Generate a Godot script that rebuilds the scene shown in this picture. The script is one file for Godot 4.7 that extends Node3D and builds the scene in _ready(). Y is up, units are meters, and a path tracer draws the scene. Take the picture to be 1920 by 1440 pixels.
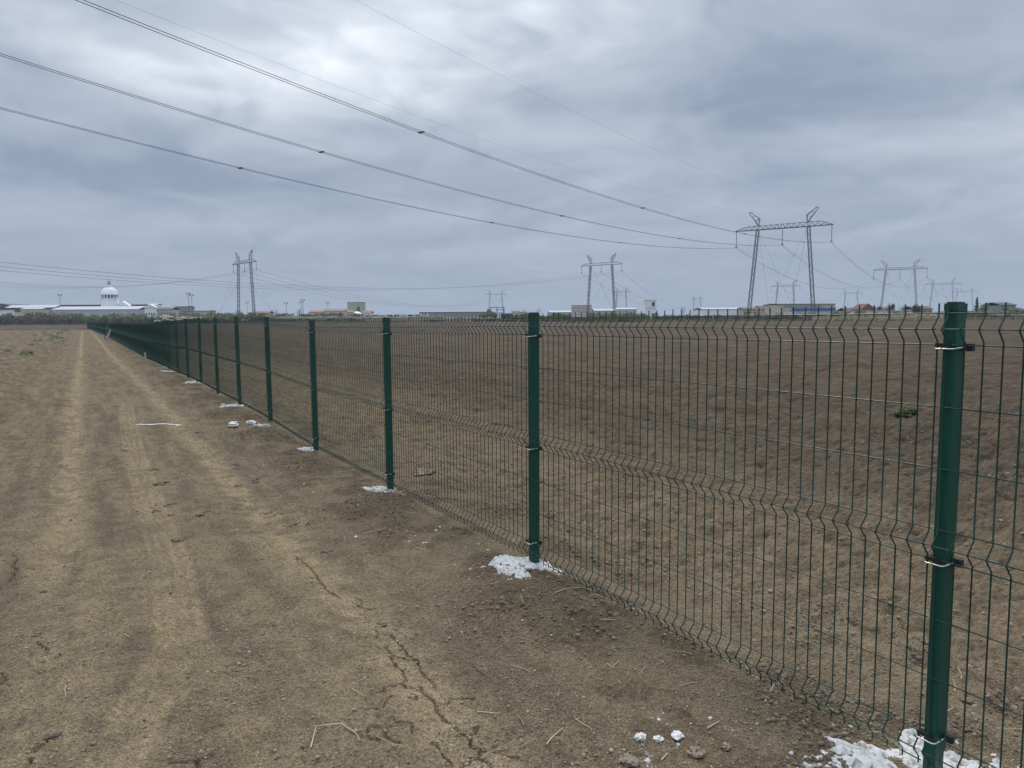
extends Node3D
# A dirt track beside a green welded-mesh fence, a ploughed field, a 400 kV line overhead, an overcast sky.
# World: the fence runs along -Z at x = FX, y up, metres. The camera stands on the track at the origin.

const F := 1377.2            # focal length in pixels of the 1920 x 1440 photograph
const EYE := 1.56
const PITCH := 5.209
const ROLL := -0.371
const TURN := 30.164         # the lens looks this many degrees to the right of the fence direction
const FX := 2.388            # fence axis
const S0 := 1.322            # first post
const SPAN := 2.54           # post spacing

var M := {}
var nlow := FastNoiseLite.new()
var nmid := FastNoiseLite.new()
var nfin := FastNoiseLite.new()
var nlmp := FastNoiseLite.new()
var names := {}

# ------------------------------------------------------------------ mesh builder
class MB:
	var v := PackedVector3Array()
	var n := PackedVector3Array()
	var c := PackedColorArray()
	var ix := PackedInt32Array()
	var col := Color(1, 1, 1)
	func quad(a: Vector3, b: Vector3, cc: Vector3, d: Vector3, out: Vector3) -> void:
		var nn := (cc - a).cross(b - a)
		if nn.length_squared() < 1e-16: nn = (d - a).cross(cc - a)
		nn = nn.normalized()
		var k := v.size()
		if nn.dot(out) < 0.0:
			nn = -nn
			v.append(a); v.append(d); v.append(cc); v.append(b)
		else:
			v.append(a); v.append(b); v.append(cc); v.append(d)
		for q in 4:
			n.append(nn); c.append(col)
		ix.append_array(PackedInt32Array([k, k + 1, k + 2, k, k + 2, k + 3]))
	func tri(a: Vector3, b: Vector3, cc: Vector3, out: Vector3) -> void:
		var nn := (cc - a).cross(b - a).normalized()
		var k := v.size()
		if nn.dot(out) < 0.0:
			nn = -nn
			v.append(a); v.append(cc); v.append(b)
		else:
			v.append(a); v.append(b); v.append(cc)
		for q in 3:
			n.append(nn); c.append(col)
		ix.append_array(PackedInt32Array([k, k + 1, k + 2]))
	func box(p: Vector3, s: Vector3, b := Basis.IDENTITY) -> void:
		var h := s * 0.5
		for ax in 3:
			for sg in [-1.0, 1.0]:
				var o := Vector3.ZERO; o[ax] = h[ax] * sg
				var e := Vector3.ZERO; e[(ax + 1) % 3] = h[(ax + 1) % 3]
				var f := Vector3.ZERO; f[(ax + 2) % 3] = h[(ax + 2) % 3]
				quad(p + b * (o - e - f), p + b * (o + e - f), p + b * (o + e + f), p + b * (o - e + f), b * o)
	func bar(a: Vector3, b: Vector3, w: float) -> void:   # square bar
		var d := (b - a)
		var l := d.length()
		if l < 1e-6: return
		d /= l
		var s := d.cross(Vector3.UP if absf(d.y) < 0.9 else Vector3.RIGHT).normalized() * w * 0.5
		var t := d.cross(s)
		quad(a + s + t, b + s + t, b + s - t, a + s - t, s)
		quad(a - s + t, b - s + t, b - s - t, a - s - t, -s)
		quad(a + t + s, b + t + s, b + t - s, a + t - s, t)
		quad(a - t + s, b - t + s, b - t - s, a - t - s, -t)
		quad(a + s + t, a + s - t, a - s - t, a - s + t, -d)
		quad(b + s + t, b + s - t, b - s - t, b - s + t, d)
	func tube(p: PackedVector3Array, r: float, sides: int, caps := true, r_end := -1.0) -> void:
		var cnt := p.size()
		if cnt < 2: return
		var base := v.size()
		var d0 := (p[1] - p[0]).normalized()
		var s := d0.cross(Vector3.UP if absf(d0.y) < 0.9 else Vector3.RIGHT).normalized()
		for i in cnt:
			var d: Vector3
			if i == 0: d = d0
			elif i == cnt - 1: d = (p[i] - p[i - 1]).normalized()
			else: d = ((p[i + 1] - p[i]).normalized() + (p[i] - p[i - 1]).normalized()).normalized()
			s = (s - d * s.dot(d)).normalized()
			var t := d.cross(s)
			var rr := r if r_end < 0.0 else lerpf(r, r_end, float(i) / (cnt - 1))
			for k in sides:
				var a := TAU * k / sides
				var q := s * cos(a) + t * sin(a)
				v.append(p[i] + q * rr); n.append(q); c.append(col)
		for i in cnt - 1:
			for k in sides:
				var a := base + i * sides + k
				var b := base + i * sides + (k + 1) % sides
				ix.append_array(PackedInt32Array([a, a + sides, b, b, a + sides, b + sides]))
		if caps:
			for e in [0, cnt - 1]:
				var ctr := v.size()
				var dir: Vector3 = -d0 if e == 0 else (p[cnt - 1] - p[cnt - 2]).normalized()
				v.append(p[e]); n.append(dir); c.append(col)
				for k in sides:
					v.append(v[base + e * sides + k]); n.append(dir); c.append(col)
				for k in sides:
					var a := ctr + 1 + k
					var b := ctr + 1 + (k + 1) % sides
					if e == 0: ix.append_array(PackedInt32Array([ctr, a, b]))
					else: ix.append_array(PackedInt32Array([ctr, b, a]))
	func lathe(p: Vector3, prof: Array, sides: int) -> void:   # prof: [radius, y]
		for i in prof.size() - 1:
			var a: Array = prof[i]
			var b: Array = prof[i + 1]
			for k in sides:
				var t0 := TAU * k / sides
				var t1 := TAU * (k + 1) / sides
				var m := Vector3(cos((t0 + t1) / 2), 0, sin((t0 + t1) / 2))
				var out: Vector3 = m * (b[1] - a[1]) + Vector3.UP * (a[0] - b[0])
				quad(p + Vector3(cos(t0) * a[0], a[1], sin(t0) * a[0]), p + Vector3(cos(t1) * a[0], a[1], sin(t1) * a[0]), p + Vector3(cos(t1) * b[0], b[1], sin(t1) * b[0]), p + Vector3(cos(t0) * b[0], b[1], sin(t0) * b[0]), out)
	func prism(pts: PackedVector2Array, y0: float, y1: float) -> void:   # vertical prism over an x,z outline
		var ctr := Vector2.ZERO
		for p in pts: ctr += p
		ctr /= pts.size()
		for i in pts.size():
			var a := pts[i]
			var b := pts[(i + 1) % pts.size()]
			var m := (a + b) * 0.5 - ctr
			quad(Vector3(a.x, y0, a.y), Vector3(b.x, y0, b.y), Vector3(b.x, y1, b.y), Vector3(a.x, y1, a.y), Vector3(m.x, 0, m.y))
			tri(Vector3(ctr.x, y1, ctr.y), Vector3(a.x, y1, a.y), Vector3(b.x, y1, b.y), Vector3.UP)
			tri(Vector3(ctr.x, y0, ctr.y), Vector3(a.x, y0, a.y), Vector3(b.x, y0, b.y), Vector3.DOWN)
	func mesh() -> ArrayMesh:
		var a := []
		a.resize(Mesh.ARRAY_MAX)
		a[Mesh.ARRAY_VERTEX] = v; a[Mesh.ARRAY_NORMAL] = n; a[Mesh.ARRAY_COLOR] = c; a[Mesh.ARRAY_INDEX] = ix
		var m := ArrayMesh.new()
		m.add_surface_from_arrays(Mesh.PRIMITIVE_TRIANGLES, a)
		return m

# ------------------------------------------------------------------ node helpers
func numbered(called: String) -> String:
	var k: int = names.get(called, 0)
	names[called] = k + 1
	return called if k == 0 else "%s_%03d" % [called, k]

func tag(o: Node, label: String, category: String, group := "", kind := "") -> Node:
	o.set_meta("label", label)
	if category != "": o.set_meta("category", category)
	if group != "": o.set_meta("group", group)
	if kind != "": o.set_meta("kind", kind)
	return o

func thing(called: String, label: String, category: String, at := Vector3.ZERO, turn := 0.0, group := "") -> Node3D:
	var o := Node3D.new()
	o.name = numbered(called)
	add_child(o)
	o.position = at
	o.rotation.y = turn
	tag(o, label, category, group)
	return o

func part(called: String, mesh: Mesh, mat: Material, parent: Node, at := Transform3D.IDENTITY) -> MeshInstance3D:
	var o := MeshInstance3D.new()
	o.name = called
	o.mesh = mesh
	o.material_override = mat
	parent.add_child(o, true)
	o.transform = at
	return o

func single(called: String, mesh: Mesh, mat: Material, label: String, category: String, at := Vector3.ZERO, turn := 0.0, group := "", kind := "") -> MeshInstance3D:
	var o := part(numbered(called), mesh, mat, self)
	o.position = at
	o.rotation.y = turn
	tag(o, label, category, group, kind)
	return o

func scatter(called: String, mesh: Mesh, mat: Material, xf: Array, cols: Array, label: String, category: String) -> void:
	var mm := MultiMesh.new()
	mm.transform_format = MultiMesh.TRANSFORM_3D
	mm.use_colors = true
	mm.mesh = mesh
	mm.instance_count = xf.size()
	for i in xf.size():
		mm.set_instance_transform(i, xf[i])
		mm.set_instance_color(i, cols[i])
	var o := MultiMeshInstance3D.new()
	o.name = called
	o.multimesh = mm
	o.material_override = mat
	add_child(o)
	tag(o, label, category, "", "stuff")

func lin(r: float, g: float, b: float) -> Color:   # linear base colour -> albedo_color
	return Color(r, g, b).linear_to_srgb()

func mat(called: String, col: Color, rough := 0.8, metal := 0.0, vc := false) -> StandardMaterial3D:
	var m := StandardMaterial3D.new()
	m.resource_name = called
	m.albedo_color = col
	m.roughness = rough
	m.metallic = metal
	m.vertex_color_use_as_albedo = vc
	M[called] = m
	return m

# ------------------------------------------------------------------ photograph pixels -> directions and places
func ray(u: float, v: float) -> Vector3:
	var x3 := (u - 960.0) / F
	var y3 := (720.0 - v) / F
	var r := deg_to_rad(ROLL)
	var x := x3 * cos(r) - y3 * sin(r)
	var y2 := x3 * sin(r) + y3 * cos(r)
	var c := cos(deg_to_rad(PITCH))
	var s := sin(deg_to_rad(PITCH))
	var y := y2 * c - s
	var z := c + y2 * s
	var t := deg_to_rad(TURN)
	return Vector3(x * cos(t) + z * sin(t), y, x * sin(t) - z * cos(t))

func on_ground(u: float, v: float) -> Vector3:
	var r := ray(u, v)
	var h := 0.0
	var p := Vector3.ZERO
	for k in 4:
		p = r * ((h - EYE) / r.y)
		h = soil_h(p.x, p.z)
	return Vector3(p.x, h, p.z)

func horizon(u: float) -> float:
	return 594.444 + (u - 960.0) * tan(deg_to_rad(ROLL))

func away(u: float, depth: float) -> Vector3:   # a place on the ground in that direction, so far along the view
	var t := deg_to_rad(TURN)
	var x := (u - 960.0) / F * depth
	var p := Vector3(x * cos(t) + depth * sin(t), 0, x * sin(t) - depth * cos(t))
	p.y = base_h(p.x, p.z)
	return p

func height_of(u: float, v: float, depth: float) -> float:
	return EYE + (horizon(u) - v) / F * depth

# ------------------------------------------------------------------ the ground
const PROF := [[-50.0, 0.0], [4.0, 0.0], [9.0, -0.05], [11.5, 0.0], [19.0, 0.0], [24.5, -0.07], [37.0, -0.2], [55.0, -0.27], [80.0, -0.36], [97.0, -0.4], [270.0, -0.95], [420.0, -1.2], [3000.0, -1.2], [9000.0, -1.2]]
func base_h(x: float, z: float) -> float:
	var s := -z
	var w := 1.0 - smoothstep(8.0, 90.0, x)
	if w <= 0.0: return 0.0
	for i in PROF.size() - 1:
		if s < PROF[i + 1][0]:
			var t: float = clampf((s - PROF[i][0]) / (PROF[i + 1][0] - PROF[i][0]), 0.0, 1.0)
			return w * lerpf(PROF[i][1], PROF[i + 1][1], t)
	return -1.2 * w

const TB := [[2.0, -0.1], [2.8, -0.01], [3.1, 0.09], [3.8, 0.34], [5.0, 0.42], [7.15, 0.43], [10.4, 0.47], [13.0, 0.53], [15.8, 0.64]]
func tread_x(s: float) -> float:
	for i in TB.size() - 1:
		if s < TB[i + 1][0]:
			var t: float = clampf((s - TB[i][0]) / (TB[i + 1][0] - TB[i][0]), 0.0, 1.0)
			return lerpf(TB[i][1], TB[i + 1][1], t)
	return 0.64

const MOUNDS := [[1.95, -3.35, 0.34, 0.075], [2.1, -2.9, 0.22, 0.05], [2.12, -5.9, 0.3, 0.06], [1.85, -5.6, 0.3, 0.05], [1.9, -8.2, 0.35, 0.06], [2.0, -10.2, 0.4, 0.08], [1.8, -12.4, 0.4, 0.08], [1.9, -15.2, 0.5, 0.08], [2.5, -2.0, 0.2, 0.03], [2.35, -1.75, 0.16, 0.03], [1.9, -19.5, 0.5, 0.1], [2.9, -5.0, 0.25, 0.06], [3.1, -4.4, 0.22, 0.05], [1.8, -24.0, 0.6, 0.1], [1.9, -31.0, 0.7, 0.1]]

var _c := Color()
func soil(x: float, z: float) -> float:   # height; leaves the soil's own colour in _c
	var s := -z
	var h := base_h(x, z)
	var low := nlow.get_noise_2d(x * 0.55, z * 0.3)
	var low2 := nlow.get_noise_2d(x * 1.9 + 40.0, z * 1.1)
	var mid := nmid.get_noise_2d(x * 5.0, z * 5.0)
	var fin := nfin.get_noise_2d(x * 26.0, z * 26.0)
	var tiny := nfin.get_noise_2d(x * 58.0 + 5.0, z * 58.0)
	var xe := x + low * 0.22 + low2 * 0.08
	var verge := 1.0 - smoothstep(-1.42, -1.05, xe)
	var berm := smoothstep(1.45, 1.8, xe) * (1.0 - smoothstep(2.7, 3.4, xe))
	var field := smoothstep(2.6, 3.3, xe)
	var gone := smoothstep(178.0, 196.0, s + low * 14.0)
	field = maxf(field, gone)
	berm *= 1.0 - gone
	verge *= 1.0 - gone
	var road := clampf(1.0 - verge - berm - field, 0.0, 1.0)
	# --- colour of the soil itself
	var streak := nlow.get_noise_2d(x * 3.4 + 17.0, z * 0.42)
	var blot := nmid.get_noise_2d(x * 1.5 + 60.0, z * 1.2)
	var dry := smoothstep(0.0, 1.0, 0.5 + low * 0.35 + streak * 0.75 + blot * 0.35 + mid * 0.25)
	var c := Color(0.218, 0.176, 0.124).lerp(Color(0.318, 0.254, 0.168), dry)
	# --- the two wheel tracks and the tread mark
	var wob := 0.05 * nlow.get_noise_2d(3.0, z * 0.35)
	var ta := exp(-pow((x + 0.21 + wob) / 0.15, 2.0))
	var tc := exp(-pow((x - 1.17 - wob * 1.4) / 0.14, 2.0))
	var pale := (ta * (0.4 + 0.6 * smoothstep(3.5, 9.0, s)) + tc * 0.9) * clampf(0.8 + low2 * 0.9 + mid * 0.7, 0.0, 1.1)
	h -= (ta * 0.018 + tc * 0.014) * road
	if s < 16.2:
		var bx := x - tread_x(s)
		if absf(bx) < 0.16:
			var e := (1.0 - smoothstep(0.10, 0.14, absf(bx))) * (1.0 - smoothstep(15.0, 16.0, s)) * clampf(0.75 + low2 * 0.8, 0.0, 1.0)
			var lug := sin(bx * 92.0 + sin(s * 34.0 + (3.0 if bx > 0.0 else 0.0)) * 0.9)
			h += e * (-0.009 + 0.007 * lug * clampf(0.6 + mid, 0.0, 1.0))
			pale = maxf(pale, e * (0.75 + 0.2 * lug))
	c = c.lerp(Color(0.45, 0.358, 0.228), clampf(pale, 0.0, 1.0) * road * 0.9)
	var scuff := smoothstep(0.0, 0.35, blot + streak * 0.5)
	h += road * (low * 0.025 + low2 * 0.009 + mid * (0.004 + 0.011 * scuff) + fin * (0.002 + 0.006 * scuff) + tiny * 0.0022)
	# --- loose soil along the fence, field, verge
	if berm > 0.0:
		var lump := nlmp.get_noise_2d(x * 3.2, z * 3.2)
		var rough := smoothstep(-0.12, 0.25, low2 + lump * 0.5)
		var up := 0.0
		for m in MOUNDS:
			var dd: float = (pow(x - m[0], 2.0) + pow(z - m[1], 2.0)) / (m[2] * m[2])
			if dd < 5.0:
				var ee := exp(-dd)
				up += m[3] * ee
				rough = maxf(rough, ee * 1.3)
		h += berm * (up + 0.03 * low2 + lump * 0.02 * rough + mid * 0.012 * rough + fin * 0.007 * (0.35 + rough))
		var bc := Color(0.275, 0.218, 0.148).lerp(Color(0.165, 0.127, 0.088), clampf(rough * (0.75 + mid * 0.7), 0.0, 1.0))
		c = c.lerp(bc, berm * 0.9)
	if field > 0.0:
		var lump := nlmp.get_noise_2d(x * 1.55 + 9.0, z * 1.55)
		var row := sin((x * 0.86 + z * 0.5) * 7.5 + low * 5.0) * 0.35
		var ruff := smoothstep(3.0, 6.5, xe)
		var big := nmid.get_noise_2d(x * 2.1, z * 2.1)
		h += field * (((0.35 - absf(lump)) * 0.11 - 0.02 + row * 0.02 + big * 0.06) * (0.75 + 0.3 * ruff) + mid * 0.03 + fin * 0.011)
		var k := clampf(0.45 + lump * 0.45 + mid * 0.55 + low * 0.5, 0.0, 1.0)
		# turned soil of the field; a strip along the fence has been trodden and has dried pale
		var fc := Color(0.112, 0.088, 0.067).lerp(Color(0.198, 0.156, 0.114), k)
		var trod := 1.0 - smoothstep(3.6, 7.4, xe + low * 2.2 + lump * 2.2 + mid * 1.2)
		fc = fc.lerp(Color(0.215, 0.168, 0.116).lerp(Color(0.345, 0.270, 0.182), k), trod * (1.0 - gone))
		c = c.lerp(fc, field)
	if verge > 0.0:
		var lump := nlmp.get_noise_2d(x * 1.3, z * 1.3)
		var bank := smoothstep(-1.25, -2.1, x) * 0.13
		h += verge * (bank + lump * 0.10 + mid * 0.02 + fin * 0.004)
		c = c.lerp(Color(0.18, 0.145, 0.10).lerp(Color(0.30, 0.242, 0.160), clampf(0.5 + lump + mid * 0.4, 0.0, 1.0)), verge * 0.9)
	var grit := 1.0 + fin * 0.34 + tiny * 0.32 + mid * 0.18
	_c = Color(c.r * grit, c.g * grit * 0.99, c.b * grit * 0.94)
	return h

func soil_h(x: float, z: float) -> float:
	return soil(x, z)

# cracks in the dried mud, as polylines of photograph pixels: [origin u, origin v, half width mm, points...] in 1/3.6 px
const CRACKS := [
	[500, 1040, 3.5, 185, 5, 245, 55, 290, 85, 330, 135, 365, 190, 420, 250, 470, 275, 500, 300],
	[500, 1040, 2.5, 610, 290, 645, 325, 615, 345, 660, 360, 700, 372],
	[500, 1040, 2.5, 735, 510, 760, 535, 740, 560],
	[500, 1040, 3.0, 840, 530, 880, 585, 920, 625, 955, 685, 1025, 720, 1050, 800, 1110, 855, 1145, 905],
	[500, 1040, 3.5, 805, 625, 840, 670, 890, 695, 960, 712, 1025, 718],
	[500, 1040, 4.0, 840, 685, 870, 740, 925, 795, 940, 850, 912, 868, 945, 900, 1030, 897],
	[500, 1040, 4.5, 1030, 885, 1065, 940, 1140, 1000, 1150, 1055, 1200, 1130, 1240, 1135, 1290, 1185, 1370, 1230, 1380, 1290, 1440, 1325, 1430, 1370, 1480, 1390, 1520, 1440],
	[500, 1040, 3.5, 1370, 1230, 1415, 1195, 1430, 1150],
	[500, 1040, 3.5, 1430, 1370, 1390, 1380, 1310, 1440],
	[500, 1040, 2.2, 620, 615, 735, 618, 775, 640, 810, 630, 830, 600],
	[500, 1040, 2.8, 790, 925, 795, 890, 850, 888, 912, 868],
	[500, 1040, 2.2, 1145, 1000, 1230, 1012, 1235, 970, 1280, 975, 1400, 972],
	[500, 1040, 2.5, 680, 1200, 690, 1160, 790, 1160, 850, 1155, 900, 1155],
	[500, 1040, 2.8, 800, 1200, 845, 1265, 900, 1272],
	[500, 1040, 3.2, 1145, 1270, 1160, 1310, 1195, 1355, 1255, 1425],
	[500, 1040, 2.5, 980, 1200, 985, 1140, 870, 1120, 840, 1080],
	[500, 1040, 2.0, 640, 715, 720, 710, 780, 690, 840, 685],
	[500, 1040, 2.8, 1440, 1325, 1530, 1330, 1600, 1352, 1700, 1375],
	[500, 1040, 2.0, 590, 1070, 700, 1045, 790, 1030, 800, 995, 845, 950],
	[500, 1040, 2.2, 1390, 745, 1430, 790, 1480, 830],
	[500, 1040, 2.2, 680, 1215, 710, 1250, 800, 1235],
	[0, 1040, 5.0, 110, 20, 85, 75, 115, 95, 95, 130, 65, 180],
	[0, 1040, 3.0, 115, 95, 200, 92, 290, 98],
	[0, 1040, 4.0, 20, 800, 40, 840, 0, 870],
	[0, 1040, 3.0, 250, 585, 320, 640, 325, 675],
	[0, 1040, 4.0, 325, 1220, 300, 1285, 250, 1300, 220, 1335],
	[0, 1040, 4.0, 210, 1375, 195, 1410, 180, 1440],
	[0, 1040, 4.0, 1150, 1410, 1280, 1395, 1340, 1385, 1430, 1350],
	[0, 1040, 4.0, 1340, 1385, 1330, 1440],
	[0, 1040, 3.0, 410, 675, 345, 710, 240, 745],
]

func grade(at: float, step: float, growth: float, stop: float, sign_: float) -> PackedFloat64Array:
	var out := PackedFloat64Array()
	var d := step
	var p := at
	while (stop - p) * sign_ > 0.0:
		p += d * sign_
		d *= growth
		out.append(p)
	return out

func build_ground() -> void:
	var xs := PackedFloat64Array()
	var left := grade(-0.65, 0.012, 1.06, -3000.0, -1.0)
	left.reverse()
	xs.append_array(left)
	var p := -0.65
	while p < 0.72: xs.append(p); p += 0.009
	while p < 1.62: xs.append(p); p += 0.005
	while p < 3.0: xs.append(p); p += 0.0125
	xs.append(p)
	xs.append_array(grade(p, 0.013, 1.013, 15.0, 1.0))
	xs.append_array(grade(xs[xs.size() - 1], 0.18, 1.035, 3000.0, 1.0))
	var zs := PackedFloat64Array()
	var back := grade(-1.15, 0.02, 1.12, 60.0, 1.0)
	back.reverse()
	zs.append_array(back)
	p = -1.15
	while p > -1.95: zs.append(p); p -= 0.012
	while p > -5.0: zs.append(p); p -= 0.0075
	zs.append(p)
	zs.append_array(grade(p, 0.0078, 1.009, -24.0, -1.0))
	zs.append_array(grade(zs[zs.size() - 1], 0.2, 1.03, -3000.0, -1.0))
	var nx := xs.size()
	var nz := zs.size()
	var hh := PackedFloat32Array()
	hh.resize(nx * nz)
	var cc := PackedColorArray()
	cc.resize(nx * nz)
	for j in nz:
		var z := zs[j]
		for i in nx:
			hh[j * nx + i] = soil(xs[i], z)
			cc[j * nx + i] = _c
	# cut the cracks into the sheet
	var rng := RandomNumberGenerator.new()
	rng.seed = 5
	var dep := {}
	var rzs := zs.duplicate()
	rzs.reverse()
	var lines := CRACKS.duplicate()
	for cr in CRACKS:
		if cr[0] != 500: continue
		for k in range(3, cr.size() - 1, 2):
			if rng.randf() < 0.45:
				var side := [500, 1040, rng.randf_range(1.3, 1.9)]
				var q := Vector2(cr[k], cr[k + 1])
				var a := rng.randf() * TAU
				for t in rng.randi_range(3, 5):
					side.append(q.x)
					side.append(q.y)
					q += Vector2(cos(a) * 34.0, sin(a) * 19.0)
					a += rng.randf_range(-0.9, 0.9)
				lines.append(side)
	for cr in lines:
		var w: float = cr[2] * 0.001
		var last := Vector2.ZERO
		for k in range(3, cr.size() - 1, 2):
			var g := on_ground(cr[0] + cr[k] / 3.6, cr[1] + cr[k + 1] / 3.6)
			var here := Vector2(g.x, g.z)
			if k > 3:
				var mids := [last]
				for q in 3:
					var t := (q + 1) / 4.0
					mids.append(last.lerp(here, t) + Vector2(rng.randf_range(-1, 1), rng.randf_range(-1, 1)) * last.distance_to(here) * 0.06)
				mids.append(here)
				for q in 4:
					var a: Vector2 = mids[q]
					var b: Vector2 = mids[q + 1]
					var ww := w * rng.randf_range(0.8, 1.25)
					var reach := ww * 2.2 + 0.003
					var i0 := xs.bsearch(minf(a.x, b.x) - reach)
					var i1 := xs.bsearch(maxf(a.x, b.x) + reach)
					var j0 := nz - rzs.bsearch(maxf(a.y, b.y) + reach)
					var j1 := nz - rzs.bsearch(minf(a.y, b.y) - reach)
					for j in range(maxi(j0 - 1, 0), mini(j1 + 1, nz)):
						for i in range(maxi(i0 - 1, 0), mini(i1 + 1, nx)):
							var pt := Vector2(xs[i], zs[j])
							var cl := Geometry2D.get_closest_point_to_segment(pt, a, b)
							var d := pt.distance_to(cl) / (ww * 0.95)
							if d < 2.2:
								var e := 0.034 * minf(1.0, w / 0.0032) * (0.35 if w < 0.002 else 1.0) * exp(-d * d)
								var key := j * nx + i
								if e > dep.get(key, 0.0): dep[key] = e
			last = here
	for key in dep: hh[key] -= dep[key]
	print("cracks ", dep.size())
	var vv := PackedVector3Array()
	vv.resize(nx * nz)
	var nn := PackedVector3Array()
	nn.resize(nx * nz)
	for j in nz:
		var ja := maxi(j - 1, 0)
		var jb := mini(j + 1, nz - 1)
		var dz := zs[jb] - zs[ja]
		for i in nx:
			var ia := maxi(i - 1, 0)
			var ib := mini(i + 1, nx - 1)
			var k := j * nx + i
			vv[k] = Vector3(xs[i], hh[k], zs[j])
			nn[k] = Vector3(-(hh[j * nx + ib] - hh[j * nx + ia]) / (xs[ib] - xs[ia]), 1.0, -(hh[jb * nx + i] - hh[ja * nx + i]) / dz).normalized()
	var ix := PackedInt32Array()
	ix.resize((nx - 1) * (nz - 1) * 6)
	var w := 0
	for j in nz - 1:
		for i in nx - 1:
			var a := j * nx + i
			ix[w] = a; ix[w + 1] = a + nx; ix[w + 2] = a + 1
			ix[w + 3] = a + 1; ix[w + 4] = a + nx; ix[w + 5] = a + nx + 1
			w += 6
	var arr := []
	arr.resize(Mesh.ARRAY_MAX)
	arr[Mesh.ARRAY_VERTEX] = vv; arr[Mesh.ARRAY_NORMAL] = nn; arr[Mesh.ARRAY_COLOR] = cc; arr[Mesh.ARRAY_INDEX] = ix
	var m := ArrayMesh.new()
	m.add_surface_from_arrays(Mesh.PRIMITIVE_TRIANGLES, arr)
	var o := part("ground", m, M.soil, self)
	o.set_meta("kind", "structure")
	o.set_meta("label", "bare dry soil: a rutted dirt track beside a ploughed field")
	print("ground ", nx, " x ", nz)

func soil_material() -> void:
	# grain of the soil: a grey multiplier and a height map, both seamless
	var sz := 1024
	var n1 := FastNoiseLite.new(); n1.seed = 3; n1.frequency = 0.09; n1.fractal_octaves = 4; n1.fractal_gain = 0.65
	var n2 := FastNoiseLite.new(); n2.seed = 8; n2.noise_type = FastNoiseLite.TYPE_CELLULAR; n2.frequency = 0.075; n2.cellular_return_type = FastNoiseLite.RETURN_CELL_VALUE
	var a := n1.get_seamless_image(sz, sz).get_data()
	var b := n2.get_seamless_image(sz, sz).get_data()
	var rng := RandomNumberGenerator.new(); rng.seed = 11
	var al := PackedByteArray(); al.resize(sz * sz * 3)
	var he := PackedByteArray(); he.resize(sz * sz)
	for i in sz * sz:
		var g := 0.78 + (a[i] - 128) * 0.0024 + rng.randf_range(-0.08, 0.08)
		var cell := b[i]
		var hgt := a[i] * 0.62
		if cell > 246: g += 0.17; hgt += 42
		elif cell > 236: g += 0.05; hgt += 22
		elif cell < 12: g -= 0.2; hgt -= 18
		elif cell < 26: g -= 0.08
		hgt += rng.randf_range(-6, 6)
		var q := int(clampf(g, 0.0, 1.0) * 255.0)
		al[i * 3] = q; al[i * 3 + 1] = int(q * 0.993); al[i * 3 + 2] = int(q * 0.98)
		he[i] = int(clampf(hgt, 0.0, 255.0))
	var ia := Image.create_from_data(sz, sz, false, Image.FORMAT_RGB8, al)
	var ih := Image.create_from_data(sz, sz, false, Image.FORMAT_L8, he)
	var m := mat("soil", Color(1, 1, 1), 0.95, 0.0, true)
	m.albedo_texture = ImageTexture.create_from_image(ia)
	m.uv1_triplanar = true
	m.uv1_world_triplanar = true
	m.uv1_scale = Vector3(0.83, 0.83, 0.83)
	m.heightmap_enabled = true
	m.heightmap_texture = ImageTexture.create_from_image(ih)
	m.heightmap_scale = 1.4
	m.metallic_specular = 0.2

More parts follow.
